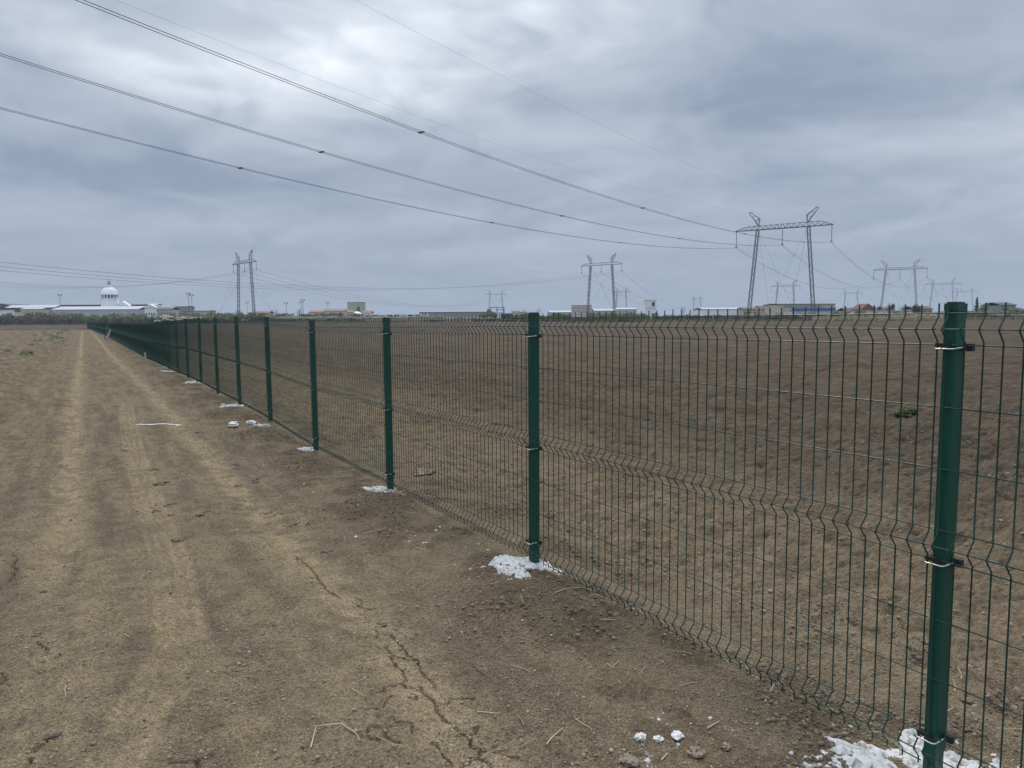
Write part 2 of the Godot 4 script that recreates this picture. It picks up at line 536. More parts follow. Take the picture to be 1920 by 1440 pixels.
# ------------------------------------------------------------------ sky
func build_sky() -> Sky:
	var w := 2048
	var h := 1024
	var n1 := FastNoiseLite.new(); n1.seed = 21; n1.frequency = 1.0; n1.fractal_octaves = 6; n1.fractal_gain = 0.52
	var n2 := FastNoiseLite.new(); n2.seed = 77; n2.frequency = 1.0; n2.fractal_octaves = 4
	# large cloud masses: [azimuth, elevation, width, height, amount]; the first ones as the photograph shows them, the others carry on around
	var blobs := []
	for b in [[640, 100, 260, 80, 0.62], [500, 175, 260, 45, 0.30], [1010, 20, 210, 70, 0.5], [80, 40, 60, 40, 0.16], [240, 115, 110, 35, 0.2], [1530, 130, 300, 75, -0.2], [1500, 205, 250, 40, -0.12], [1180, 200, 150, 25, -0.12], [1640, 275, 170, 26, 0.10], [1900, 262, 60, 12, 0.12], [1270, 225, 90, 18, 0.12], [330, 60, 90, 40, -0.15], [480, 60, 70, 30, -0.25], [250, 330, 420, 40, -0.16], [1000, 190, 60, 40, -0.18], [140, 160, 150, 30, -0.08], [1750, 50, 200, 30, -0.06], [1560, 255, 300, 45, -0.1], [1150, 330, 300, 45, -0.06], [1720, 330, 200, 40, -0.08], [780, 250, 160, 30, -0.06]]:
		var r := ray(b[0], b[1])
		var az := atan2(r.x, -r.z)
		var el := atan2(r.y, sqrt(r.x * r.x + r.z * r.z))
		blobs.append([az, el, b[2] / F, b[3] / F, b[4]])
	var rng := RandomNumberGenerator.new(); rng.seed = 4
	for k in 60:
		var az := rng.randf_range(deg_to_rad(75), deg_to_rad(350))
		blobs.append([az, rng.randf_range(0.08, 0.7), rng.randf_range(0.1, 0.25), rng.randf_range(0.03, 0.07), rng.randf_range(-0.38, 0.5)])
	var px := PackedFloat32Array()
	px.resize(w * h * 3)
	for y in h:
		var el := PI * (0.5 - (y + 0.5) / h)
		var fine := el < 0.62
		for x in w:
			var k := (y * w + x) * 3
			if el < -0.02:
				px[k] = 0.30; px[k + 1] = 0.335; px[k + 2] = 0.385
				continue
			var step := 1 if fine else 4
			if step > 1 and (x % step != 0 or y % step != 0):
				var ky: int = y - y % step
				if PI * (0.5 - (ky + 0.5) / h) >= 0.62 or ky == y:
					var ks: int = (ky * w + x - x % step) * 3
					px[k] = px[ks]; px[k + 1] = px[ks + 1]; px[k + 2] = px[ks + 2]
					continue
			var az := TAU * (x + 0.5) / w
			var se := maxf(sin(el), 0.0)
			var q := cos(el) / (se + 0.16)
			var cx := sin(az) * q
			var cz := -cos(az) * q
			var wx := n2.get_noise_2d(cx * 0.8, cz * 0.8)
			var c := 0.235 + 0.185 * n1.get_noise_2d(cx * 0.75 + wx * 0.55, cz * 0.75 + 3.0) + 0.135 * n1.get_noise_2d(cx * 2.3 + 7.0 + wx * 0.8, cz * 2.3 + wx)
			var wisp := n1.get_noise_2d(cx * 5.5 + wx * 2.0, cz * 5.5 + 11.0)
			c += 0.055 * wisp * smoothstep(0.08, 0.3, el)
			for b in blobs:
				var dx: float = az - b[0]
				if dx > PI: dx -= TAU
				elif dx < -PI: dx += TAU
				dx /= b[2]
				if dx < 2.6 and dx > -2.6:
					var dy: float = (el - b[1]) / b[3]
					if dy < 2.6 and dy > -2.6:
						c += b[4] * exp(-dx * dx - dy * dy) * (0.88 + 0.7 * wx + 0.55 * wisp)
			c *= smoothstep(0.0, 0.2, el) * 0.6 + 0.4
			var lift := 1.0 + 2.3 * smoothstep(0.3, 1.4, el)
			c = clampf(c, 0.0, 1.25)
			var hz := exp(-el / 0.05)
			px[k] = (lerpf(lerpf(0.275, 0.84, c), 0.395, hz * 0.7)) * lift
			px[k + 1] = (lerpf(lerpf(0.342, 0.89, c), 0.452, hz * 0.7)) * lift
			px[k + 2] = (lerpf(lerpf(0.452, 0.965, c), 0.54, hz * 0.7)) * lift
	var im := Image.create_from_data(w, h, false, Image.FORMAT_RGBF, px.to_byte_array())
	var pm := PanoramaSkyMaterial.new()
	pm.panorama = ImageTexture.create_from_image(im)
	var sky := Sky.new()
	sky.sky_material = pm
	return sky

# ------------------------------------------------------------------ fence
func panel_profile() -> PackedVector3Array:   # one upright wire: x unused, y up from the lowest cross wire, z out towards the track
	return PackedVector3Array([Vector3(0, -0.012, 0), Vector3(0, 0.012, 0), Vector3(0, 0.047, 0.03), Vector3(0, 0.053, 0.03), Vector3(0, 0.09, 0), Vector3(0, 0.71, 0), Vector3(0, 0.747, 0.03), Vector3(0, 0.753, 0.03), Vector3(0, 0.79, 0), Vector3(0, 1.41, 0), Vector3(0, 1.447, 0.03), Vector3(0, 1.453, 0.03), Vector3(0, 1.488, 0), Vector3(0, 1.53, 0)])

const CROSS := [[0.0, 0.0], [0.05, 0.03], [0.1, 0.0], [0.3, 0.0], [0.5, 0.0], [0.7, 0.0], [0.75, 0.03], [0.8, 0.0], [1.0, 0.0], [1.2, 0.0], [1.4, 0.0], [1.45, 0.03], [1.5, 0.0]]

func rounded(wx: float, wz: float, r: float) -> PackedVector2Array:
	var o := PackedVector2Array()
	for q in 4:
		var cx := (wx * 0.5 - r) * (1.0 if q == 0 or q == 3 else -1.0)
		var cz := (wz * 0.5 - r) * (1.0 if q < 2 else -1.0)
		for k in 4:
			var a := PI * 0.5 * (q + k / 3.0)
			o.append(Vector2(cx + cos(a) * r, cz + sin(a) * r))
	return o

func build_fence() -> void:
	var fence := thing("mesh_fence", "long dark green welded wire fence on steel posts beside the dirt track", "fence", Vector3(FX, 0, -S0))
	# local axes of posts and panels: x towards +Z, z towards the track
	var turn := Basis(Vector3(0, 0, 1), Vector3.UP, Vector3(-1, 0, 0))
	var up := MB.new()
	up.tube(panel_profile(), 0.0026, 6)
	var up_mesh := up.mesh()
	var cw := MB.new()
	cw.tube(PackedVector3Array([Vector3(0.006, 0, 0), Vector3(2.53, 0, 0)]), 0.0023, 6)
	var cw_mesh := cw.mesh()
	var all := MB.new()
	var prof := panel_profile()
	for k in 46:
		var q := PackedVector3Array()
		for e in prof: q.append(e + Vector3(0.0125 + k * 0.0558, 0, 0))
		all.tube(q, 0.0026, 4, false)
	for e in CROSS:
		all.tube(PackedVector3Array([Vector3(0.006, e[0], e[1] - 0.0045), Vector3(2.53, e[0], e[1] - 0.0045)]), 0.0023, 4, false)
	var all_mesh := all.mesh()
	var pb := MB.new()
	pb.prism(rounded(0.04, 0.06, 0.006), -0.45, 1.513)
	var post_mesh := pb.mesh()
	var cb := MB.new()
	cb.prism(rounded(0.0445, 0.0645, 0.008), 1.508, 1.531)
	cb.prism(rounded(0.034, 0.054, 0.008), 1.531, 1.536)
	var cap_mesh := cb.mesh()
	var hk := MB.new()
	hk.tube(PackedVector3Array([Vector3(-0.034, 0, 0.036), Vector3(-0.032, -0.001, 0.05), Vector3(-0.026, -0.001, 0.054), Vector3(0.022, 0, 0.054), Vector3(0.028, 0, 0.050), Vector3(0.03, 0.001, 0.044), Vector3(0.031, 0.004, 0.0), Vector3(0.031, 0.004, -0.018)]), 0.0027, 6)
	var hook_mesh := hk.mesh()
	var bk := MB.new()
	bk.prism(PackedVector2Array([Vector2(-0.036, 0.02), Vector2(-0.027, 0.02), Vector2(-0.027, 0.034), Vector2(0.013, 0.034), Vector2(0.013, 0.043), Vector2(-0.036, 0.043)]), 0.004, 0.017)
	var bracket_mesh := bk.mesh()
	bk = MB.new()
	bk.prism(rounded(0.028, 0.022, 0.004), -0.008, 0.016)
	var block_mesh := bk.mesh()
	var posts := []
	var total := 98
	for i in range(-1, total):
		var s := S0 + SPAN * i
		var bend := maxf(0.0, s - 96.0)
		posts.append(Vector3(FX - bend * 0.0095, 0, -s))
	var offs := {0: 0.003, 1: -0.008, 2: -0.034, 3: -0.06, 4: -0.005, 5: 0.005, 6: -0.006, 7: -0.003}
	var rng := RandomNumberGenerator.new(); rng.seed = 9
	for i in range(-1, total):
		var p: Vector3 = posts[i + 1]
		# y of the lowest cross wire: the top wire is level with the eye near by and sinks with the ground
		var y: float = (EYE + offs[i] - 1.5) if offs.has(i) else EYE - 1.5 + base_h(FX, p.z) + (0.0 if i < 0 else rng.randf_range(-0.015, 0.015))
		posts[i + 1].y = y
	for i in range(-1, total):
		var p: Vector3 = posts[i + 1]
		var o := part("fence_post", post_mesh, M.post, fence, Transform3D(turn * Basis(Vector3.RIGHT, rng.randf_range(-0.006, 0.006)), p - fence.position + Vector3(0.012, 0, 0)))
		if i < 30:
			part("post_cap", cap_mesh, M.cap, o)
			for cy in [0.1, 0.7, 1.4]:
				part("steel_hook", hook_mesh, M.steel, o, Transform3D(Basis.IDENTITY, Vector3(0, cy - 0.012, 0)))
				part("clamp_bracket", bracket_mesh, M.plastic, o, Transform3D(Basis.IDENTITY, Vector3(0, cy - 0.012, 0)))
				part("clamp_block", block_mesh, M.plastic, o, Transform3D(Basis.IDENTITY, Vector3(0.038, cy - 0.012, -0.018)))
	for i in range(-1, total - 1):
		var near: Vector3 = posts[i + 1]
		var far: Vector3 = posts[i + 2]
		var d := (near - far)
		var xa := d.normalized()
		var za := xa.cross(Vector3.UP).normalized()
		var b := Basis(xa, za.cross(xa), za)
		# the uprights stay plumb: only the row follows the slope
		b.y = Vector3.UP
		var at := far - fence.position + za * 0.0255 + xa * (-0.012) 
		if i < 5:
			var pn := Node3D.new()
			pn.name = "mesh_panel"
			fence.add_child(pn, true)
			pn.transform = Transform3D(b, at)
			for k in 46:
				part("upright_wire", up_mesh, M.wire, pn, Transform3D(Basis.IDENTITY, Vector3(0.0125 + k * 0.0558, rng.randf_range(-0.002, 0.002), 0)))
			for e in CROSS:
				part("cross_wire", cw_mesh, M.wire, pn, Transform3D(Basis.IDENTITY, Vector3(0, e[0], e[1] - 0.0045)))
		else:
			part("mesh_panel", all_mesh, M.wire, fence, Transform3D(b, at))
	# concrete around the feet of the near posts
	var sizes := {0: [0.30, -0.10, 0.03, 0.03], 1: [0.20, -0.11, 0.02, 0.03], 2: [0.15, -0.06, -0.02, 0.025], 3: [0.13, -0.08, -0.02, 0.025], 4: [0.12, -0.22, 0.35, 0.04], 5: [0.2, -0.14, 0.08, 0.03], 7: [0.16, -0.2, 0.0, 0.03], 9: [0.2, -0.3, 0.1, 0.03]}
	for i in sizes:
		var p: Vector3 = posts[i + 1]
		var s: Array = sizes[i]
		var at := Vector3(p.x + s[1], 0, p.z + s[2])
		part("concrete_footing", slab(s[0], s[3], 100 + i, at, 0.0 if i < 2 else 0.16), M.concrete, fence, Transform3D(Basis.IDENTITY, at - fence.position))
	# a raking strut at the bend
	var st := MB.new()
	st.bar(Vector3(1.75, base_h(2, -86) - 0.1, -84.0), Vector3(2.33, base_h(2, -92) + 1.5, -90.5), 0.09)
	part("brace_strut", st.mesh(), M.brace, fence, Transform3D(Basis.IDENTITY, -fence.position))
	var pk := MB.new()
	pk.bar(Vector3.ZERO, Vector3(0.62, 1.2, -4.0), 0.16)
	single("wooden_plank", pk.mesh(), M.grey_wood, "weathered grey plank leaning against the far end of the green fence", "plank", Vector3(1.9, base_h(2, -83) - 0.02, -82.0))
	var stake := MB.new()
	stake.tube(PackedVector3Array([Vector3.ZERO, Vector3(0.01, 0.2, 0.0), Vector3(-0.02, 0.42, 0.01)]), 0.035, 6)
	single("wooden_stake", stake.mesh(), M.pale_wood, "short pale stake standing at the foot of the green fence", "stake", Vector3(2.1, soil_h(2.1, -33.0) - 0.03, -33.0))

func slab(r: float, thick: float, sd: int, at: Vector3, soiled := 0.0) -> ArrayMesh:   # a ragged spill of concrete that lies on the soil
	var nz := FastNoiseLite.new(); nz.seed = sd; nz.frequency = 1.0; nz.fractal_octaves = 4
	var m := MB.new()
	var cells := 84
	var half := r * 1.55
	var hy := PackedFloat32Array()
	var mask := PackedFloat32Array()
	for j in cells + 1:
		for i in cells + 1:
			var x := -half + 2.0 * half * i / cells
			var z := -half + 2.0 * half * j / cells
			var e := 1.0 - Vector2(x / 1.2, z).length() / r + 0.75 * nz.get_noise_2d(x * 4.5, z * 4.5) + 0.5 * nz.get_noise_2d(x * 17.0, z * 17.0)
			mask.append(e)
			hy.append(soil_h(at.x + x, at.z + z) - 0.006 + thick * clampf(e * 2.2, 0.0, 0.8) * (0.7 + 0.7 * nz.get_noise_2d(x * 12.0, z * 12.0)) + 0.006 * nz.get_noise_2d(x * 45.0, z * 45.0))
	for j in cells:
		for i in cells:
			var k := j * (cells + 1) + i
			if mask[k] + mask[k + 1] + mask[k + cells + 1] + mask[k + cells + 2] < 0.16: continue
			var x0 := -half + 2.0 * half * i / cells
			var x1 := -half + 2.0 * half * (i + 1) / cells
			var z0 := -half + 2.0 * half * j / cells
			var z1 := -half + 2.0 * half * (j + 1) / cells
			var dirt := smoothstep(0.05, 0.4, soiled + 0.5 * nz.get_noise_2d(x0 * 8.0 + 7.0, z0 * 8.0) + 0.6 * nz.get_noise_2d(x0 * 30.0, z0 * 30.0))
			m.col = Color(0.60, 0.595, 0.57).lerp(Color(0.27, 0.22, 0.155), dirt * 0.9)
			m.quad(Vector3(x0, hy[k], z0), Vector3(x1, hy[k + 1], z0), Vector3(x1, hy[k + cells + 2], z1), Vector3(x0, hy[k + cells + 1], z1), Vector3.UP)
	return m.mesh()

# ------------------------------------------------------------------ power line
func tower(label: String, group: String, center: Vector3, line_az: float, arm_h: float, arm_len: float, ins: float, near: bool) -> Dictionary:
	# line_az: heading of the line, degrees from -Z towards +X; local x runs across the line, z along it (backwards)
	var o := thing("transmission_tower", label, "tower", center, -deg_to_rad(line_az), group)
	var hw := arm_len * 0.5
	var top_x := arm_len * 0.26
	var foot_x := arm_len * 0.343
	var res := {}
	for sg in [-1.0, 1.0]:
		var m := MB.new()
		var a := Vector3(sg * foot_x, -0.3, 0)
		var b := Vector3(sg * top_x, arm_h, 0)
		var w := 0.42
		var bw := 0.11 if near else 0.12
		var crn := [Vector3(-w, 0, -w), Vector3(w, 0, -w), Vector3(w, 0, w), Vector3(-w, 0, w)]
		var steps := 22 if near else 12
		for q in 4:
			m.bar(a + crn[q] * 0.4, a.lerp(b, 0.12) + crn[q], bw)
			m.bar(a.lerp(b, 0.12) + crn[q], b + crn[q] * 0.9, bw)
		for k in steps:
			var t0 := 0.12 + 0.88 * k / steps
			var t1 := 0.12 + 0.88 * (k + 1) / steps
			for q in 4:
				var q1 := (q + 1) % 4
				if k % 2 == 0: m.bar(a.lerp(b, t0) + crn[q], a.lerp(b, t1) + crn[q1], bw * 0.62)
				else: m.bar(a.lerp(b, t0) + crn[q1], a.lerp(b, t1) + crn[q], bw * 0.62)
				if near: m.bar(a.lerp(b, t1) + crn[q], a.lerp(b, t1) + crn[q1], bw * 0.5)
		part("lattice_leg", m.mesh(), M.galv, o)
		# the horn that carries the earth wire
		var h := MB.new()
		var tip := Vector3(sg * (top_x + arm_len * 0.075), arm_h + 5.0, 0)
		var roots := [Vector3(sg * (top_x - 0.2), arm_h + 0.9, -0.5), Vector3(sg * (top_x - 0.2), arm_h + 0.9, 0.5)]
		var mid := Vector3(sg * (top_x + 0.25), arm_h + 3.0, 0)
		for r in roots:
			h.bar(r, mid + Vector3(-sg * 0.75, 0.1, r.z * 0.8), 0.13)
			h.bar(r, mid + Vector3(sg * 0.45, -0.5, r.z * 0.8), 0.13)
			h.bar(mid + Vector3(-sg * 0.75, 0.1, r.z * 0.8), tip, 0.13)
			h.bar(mid + Vector3(sg * 0.45, -0.5, r.z * 0.8), tip + Vector3(sg * 0.5, -0.2, 0), 0.13)
			h.bar(mid + Vector3(-sg * 0.75, 0.1, r.z * 0.8), mid + Vector3(sg * 0.45, -0.5, r.z * 0.8), 0.1)
			h.bar(mid.lerp(tip, 0.5) + Vector3(-sg * 0.35, 0, 0), mid.lerp(tip, 0.4) + Vector3(sg * 0.5, 0, 0), 0.1)
		h.bar(tip + Vector3(-sg * 0.3, 0.1, 0), tip + Vector3(sg * 0.6, -0.1, 0), 0.16)
		part("earth_wire_horn", h.mesh(), M.galv, o)
		res["g%d" % int(sg)] = o.to_global(tip)
		# guys, crossing over to anchors before and behind
		var gy := MB.new()
		for e in [-1.0, 1.0]:
			gy.tube(PackedVector3Array([Vector3(sg * (top_x - 0.3), arm_h - 0.4, 0), Vector3(-sg * arm_len * 0.05, 0, e * arm_h * 0.55)]), 0.025 if near else 0.035, 4)
		part("guy_wires", gy.mesh(), M.galv, o)
	# crossarm: two bottom chords, one top chord, warren bracing
	var ca := MB.new()
	var dep := 1.25
	var panels := 17 if near else 13
	var cb := 0.17 if near else 0.13
	for z in [-0.55, 0.55]:
		ca.bar(Vector3(-hw, arm_h, z * 0.3), Vector3(-top_x, arm_h, z), cb)
		ca.bar(Vector3(-top_x, arm_h, z), Vector3(top_x, arm_h, z), cb)
		ca.bar(Vector3(top_x, arm_h, z), Vector3(hw, arm_h, z * 0.3), cb)
	ca.bar(Vector3(-hw, arm_h + 0.1, 0), Vector3(-top_x - 3.0, arm_h + dep * 0.85, 0), 0.14)
	ca.bar(Vector3(-top_x - 3.0, arm_h + dep * 0.85, 0), Vector3(top_x + 3.0, arm_h + dep, 0), 0.12)
	ca.bar(Vector3(hw, arm_h + 0.1, 0), Vector3(top_x + 3.0, arm_h + dep, 0), 0.14)
	for k in panels:
		var x0 := -hw + arm_len * k / panels
		var x1 := -hw + arm_len * (k + 0.5) / panels
		var x2 := -hw + arm_len * (k + 1.0) / panels
		var hh := dep * clampf((hw - absf(x1)) / 3.2, 0.12, 1.0)
		for z in [-0.45, 0.45]:
			ca.bar(Vector3(x0, arm_h, z), Vector3(x1, arm_h + hh, 0), cb * 0.42)
			ca.bar(Vector3(x1, arm_h + hh, 0), Vector3(x2, arm_h, z), cb * 0.42)
	part("crossarm", ca.mesh(), M.galv, o)
	for k in 3:
		var x := (k - 1) * (hw - 0.3)
		var im := MB.new()
		var pr := []
		var cnt := 20 if near else 8
		im.tube(PackedVector3Array([Vector3(x, arm_h, 0), Vector3(x, arm_h - ins, 0)]), 0.05, 5)
		for q in cnt:
			var y := arm_h - 0.5 - (ins - 0.9) * q / cnt
			pr = [[0.05, y + 0.09], [0.15, y + 0.02], [0.05, y]]
			im.lathe(Vector3(x, 0, 0), pr, 7)
		im.box(Vector3(x, arm_h - ins, 0), Vector3(0.55, 0.16, 0.3))
		im.bar(Vector3(x - 0.3, arm_h - ins - 0.35, 0), Vector3(x, arm_h - ins + 0.3, 0), 0.09)
		im.bar(Vector3(x + 0.3, arm_h - ins - 0.35, 0), Vector3(x, arm_h - ins + 0.3, 0), 0.09)
		part("insulator_string", im.mesh(), M.dark_steel, o)
		res["c%d" % k] = o.to_global(Vector3(x, arm_h - ins - 0.3, 0))
	return res

func hang(a: Vector3, b: Vector3, sag: float, cnt: int) -> PackedVector3Array:
	var p := PackedVector3Array()
	for k in cnt + 1:
		var t := float(k) / cnt
		p.append(a.lerp(b, t) - Vector3(0, 4.0 * sag * t * (1.0 - t), 0))
	return p

func conductor(a: Vector3, b: Vector3, sag: float, label: String, group: String, twin: bool, r: float, spacers := []) -> void:
	var o := thing("overhead_conductor", label, "cable", a, 0.0, group)
	var side := (b - a).cross(Vector3.UP).normalized() * 0.2
	for e in ([-1.0, 1.0] if twin else [0.0]):
		var m := MB.new()
		m.tube(hang(side * e, b - a + side * e, sag, 40), r, 5)
		part("wire", m.mesh(), M.cable, o)
	for t in spacers:
		var c := Vector3.ZERO.lerp(b - a, t) - Vector3(0, 4.0 * sag * t * (1.0 - t), 0)
		var m := MB.new()
		var dv := (b - a).normalized()
		m.bar(c - side * 1.25, c + side * 1.25, 0.09)
		for e in [-1.0, 1.0]: m.bar(c + side * e - dv * 0.16, c + side * e + dv * 0.16, 0.11)
		part("spacer", m.mesh(), M.dark_steel, o)

func earth_wire(a: Vector3, b: Vector3, sag: float, label: String, group: String, r: float) -> void:
	var m := MB.new()
	m.tube(hang(Vector3.ZERO, b - a, sag, 40), r, 4)
	single("earth_wire", m.mesh(), M.cable, label, "cable", a, 0.0, group)

func build_lines() -> void:
	var az := 65.07
	var d := Vector3(sin(deg_to_rad(az)), 0, -cos(deg_to_rad(az)))
	var n := Vector3(cos(deg_to_rad(az)), 0, sin(deg_to_rad(az)))
	var t1 := Vector3(170.04, 0, -141.75)
	var g := "guyed portal towers of the overhead line"
	var r1 := tower("guyed lattice portal tower, the largest, above the blue warehouse", g, t1, az, 25.75, 26.4, 4.4, true)
	var c2 := t1 + d * 234.0
	var r2 := tower("lattice portal tower above the gabled red house, next in line after the largest", g, c2, az, 25.75, 26.4, 4.4, true)
	var c3 := t1 + d * 480.0
	var r3 := tower("hazy lattice portal tower rising beside the capped fence post", g, c3, az, 25.75, 26.4, 4.4, false)
	var c4 := t1 + d * 740.0
	var r4 := tower("faint farthest portal tower of the main line, behind the dark conifer", g, c4, az, 25.75, 26.4, 4.4, false)
	var lab := ["twin-wire conductor overhead to the track-side arm end of the largest tower", "twin-wire conductor overhead to the middle insulator of the largest tower", "twin-wire conductor overhead to the outer arm end of the largest tower"]
	for k in 3:
		var a: Vector3 = r1["c%d" % k]
		conductor(a, a - d * 215.6, 4.72, lab[k], "conductors of the near span", true, 0.021, [0.14, 0.345, 0.553, 0.763, 0.93])
		conductor(a, r2["c%d" % k], 8.2, "twin-wire conductor sagging between the largest tower and the next", "conductors of the second span", true, 0.022, [0.3, 0.6])
		conductor(r2["c%d" % k], r3["c%d" % k], 8.4, "thin conductor sagging beyond the tower above the red house", "conductors of the third span", true, 0.024)
		conductor(r3["c%d" % k], r4["c%d" % k], 9.0, "faint conductor sagging to the farthest tower of the main line", "conductors of the fourth span", true, 0.024)
	for sg in [-1, 1]:
		var a: Vector3 = r1["g%d" % sg]
		earth_wire(a, a - d * 207.0, 3.7, "thin single earth wire overhead to the %s horn of the largest tower" % ("shorter, farther" if sg < 0 else "taller, nearer"), "earth wires of the near span", 0.0085)
		earth_wire(a, r2["g%d" % sg], 5.0, "very thin earth wire between the largest tower and the next", "earth wires of the second span", 0.011)
	# other lines farther off
	var g2 := "distant portal towers"
	var rl := tower("grey portal tower behind the scrub between the domed tower and the red roofs", g2, away(465, 318), 78.0, 25.6, 25.0, 3.1, false)
	var rs := tower("small distant portal tower above the blue frame", g2, away(931, 775), 40.0, 25.0, 24.0, 3.0, false)
	var rm := tower("mid-distance portal tower behind the stacked pallets", g2, away(1127, 345), 69.5, 25.3, 22.5, 3.0, false)
	var rq := tower("faint portal tower just beyond the mid-distance one", g2, away(1165, 740), 52.0, 25.6, 17.0, 3.0, false)
	var rp := tower("tiny distant portal tower behind the white long shed", g2, away(1306, 1040), 60.0, 25.0, 17.0, 3.0, false)
	var rc := tower("hazy portal tower seen between the legs of the largest tower", g2, away(1470, 611), 66.0, 25.3, 24.0, 3.6, false)
	var rd := tower("faint portal tower over the roofs beside the blue warehouse", g2, away(1593, 840), 66.0, 25.5, 24.0, 3.6, false)
	for k in 3:
		var a: Vector3 = rl["c%d" % k]
		var b: Vector3 = away(-330 + k * 40, 255 - k * 14)
		b.y = 21.0 - k * 0.5
		conductor(a, b, 7.5, "thin conductor running out from the tower near the domed tower", "conductors of the line by the domed tower", true, 0.02)
		conductor(a, rs["c%d" % k], 12.0, "thin conductor from the tower over the scrub to the small one above the blue frame", "conductors of the line by the domed tower, far span", true, 0.022)
		a = rm["c%d" % k]
		var t := deg_to_rad(TURN)
		var cx := -165.0 + (k - 1) * 8.5
		var cz := 93.0 - (k - 1) * 7.0
		b = Vector3(cx * cos(t) + cz * sin(t), 22.2, cx * sin(t) - cz * cos(t))
		conductor(a, b, 11.6, ["lowest", "middle", "topmost"][k] + " of the three long low-sagging conductors running to the mid-distance tower", "conductors of the long low span", true, 0.016)
		conductor(a, rp["c%d" % k], 14.0, "thin conductor from the mid-distance tower to the tiny distant one", "conductors of the middle line, far span", true, 0.024)
		conductor(rc["c%d" % k], rd["c%d" % k], 7.0, "faint conductor between the two hazy towers near the blue warehouse", "conductors of the hazy line", true, 0.024)

# ------------------------------------------------------------------ buildings far off
func yaw0() -> float: return -deg_to_rad(TURN)

func boxpart(called: String, p: Vector3, s: Vector3, m: Material, parent: Node) -> MeshInstance3D:
	var b := MB.new()
	b.box(Vector3.ZERO, s)
	return part(called, b.mesh(), m, parent, Transform3D(Basis.IDENTITY, p))

func gable(called: String, w: float, d: float, y: float, rise: float, over: float, m: Material, parent: Node, along := true) -> MeshInstance3D:
	# a pitched roof of thick sheets over a w x d box; ridge along x, or along z when along is false
	var b := MB.new()
	var hw := w * 0.5 + over
	var hd := d * 0.5 + over
	var th := 0.18
	for k in 2:
		var yy := y + (th if k == 1 else 0.0)
		var out := Vector3.UP if k == 1 else Vector3.DOWN
		if along:
			for sg in [-1.0, 1.0]:
				b.quad(Vector3(-hw, yy, sg * hd), Vector3(hw, yy, sg * hd), Vector3(hw, yy + rise, 0), Vector3(-hw, yy + rise, 0), out)
		else:
			for sg in [-1.0, 1.0]:
				b.quad(Vector3(sg * hw, yy, -hd), Vector3(sg * hw, yy, hd), Vector3(0, yy + rise, hd), Vector3(0, yy + rise, -hd), out)
	if along:
		for sg in [-1.0, 1.0]:
			b.quad(Vector3(-hw, y, sg * hd), Vector3(hw, y, sg * hd), Vector3(hw, y + th, sg * hd), Vector3(-hw, y + th, sg * hd), Vector3(0, 0, sg))
	else:
		for sg in [-1.0, 1.0]:
			b.quad(Vector3(0, y, sg * hd), Vector3(hw, y, sg * hd), Vector3(hw, y + th, sg * hd), Vector3(0, y + th + rise, sg * hd), Vector3(0, 0, sg))
			b.quad(Vector3(0, y, sg * hd), Vector3(-hw, y, sg * hd), Vector3(-hw, y + th, sg * hd), Vector3(0, y + th + rise, sg * hd), Vector3(0, 0, sg))
	return part(called, b.mesh(), m, parent)

# a plain building between photograph columns u0 and u1: walls, roof, windows, doors
func building(called: String, label: String, category: String, u0: float, u1: float, v_eave: float, v_ridge: float, depth: float, thick: float, wall: Material, roof: Material, win := 0, rows := 1, door := 0, along := true, turn := 0.0, group := "", wm: Material = null) -> Node3D:
	var uc := (u0 + u1) * 0.5
	var at := away(uc, depth)
	var w := (u1 - u0) / F * depth
	var o := thing(called, label, category, at + Vector3(0, -0.3, 0), yaw0() + turn, group)
	var he := height_of(uc, v_eave, depth) - at.y + 0.3
	var hr := height_of(uc, v_ridge, depth) - at.y + 0.3
	boxpart("wall", Vector3(0, he * 0.5, 0), Vector3(w, he, thick), wall, o)
	if hr - he > 0.25:
		gable("roof", w, thick, he, hr - he, 0.4, roof, o, along)
		if not along:
			var g := MB.new()
			for sg in [-1.0, 1.0]:
				g.tri(Vector3(-w * 0.5, he, sg * thick * 0.5), Vector3(w * 0.5, he, sg * thick * 0.5), Vector3(0, hr, sg * thick * 0.5), Vector3(0, 0, sg))
			part("gable_wall", g.mesh(), wall, o)
	else:
		boxpart("roof", Vector3(0, he + 0.15, 0), Vector3(w + 0.6, 0.3, thick + 0.6), roof, o)
	if wm == null: wm = M.window
	for r in rows:
		for k in win:
			var x := -w * 0.5 + w * (k + 0.5) / win
			var ws := minf(w / win * 0.5, 2.6)
			boxpart("window", Vector3(x, he * (r + 0.58) / rows, thick * 0.5 + 0.02), Vector3(ws, minf(he / rows * 0.42, 1.8), 0.12), wm, o)
	for k in door:
		var x := -w * 0.5 + w * (k + 0.35) / door
		boxpart("door", Vector3(x, minf(he * 0.35, 1.6), thick * 0.5 + 0.03), Vector3(minf(w * 0.16, 3.4), minf(he * 0.7, 3.2), 0.14), M.door_grey, o)
	return o

func mast(label: String, u: float, v_top: float, depth: float, arms: int) -> void:
	var at := away(u, depth)
	var o := thing("floodlight_mast", label, "mast", at, yaw0(), "lighting masts on the skyline")
	var h := height_of(u, v_top, depth) - at.y
	var m := MB.new()
	m.tube(PackedVector3Array([Vector3(0, -0.5, 0), Vector3(0, h, 0)]), 0.22, 6, true, 0.12)
	part("pole", m.mesh(), M.galv, o)
	for k in arms:
		var sg := -1.0 + 2.0 * k / maxf(1.0, arms - 1.0)
		var b := MB.new()
		b.bar(Vector3(0, h - 1.6, 0), Vector3(sg * 1.1, h - 0.6, 0), 0.12)
		b.box(Vector3(sg * 1.15, h - 0.2, 0), Vector3(0.6, 1.2, 0.5))
		part("lamp_head", b.mesh(), M.dark_steel, o)

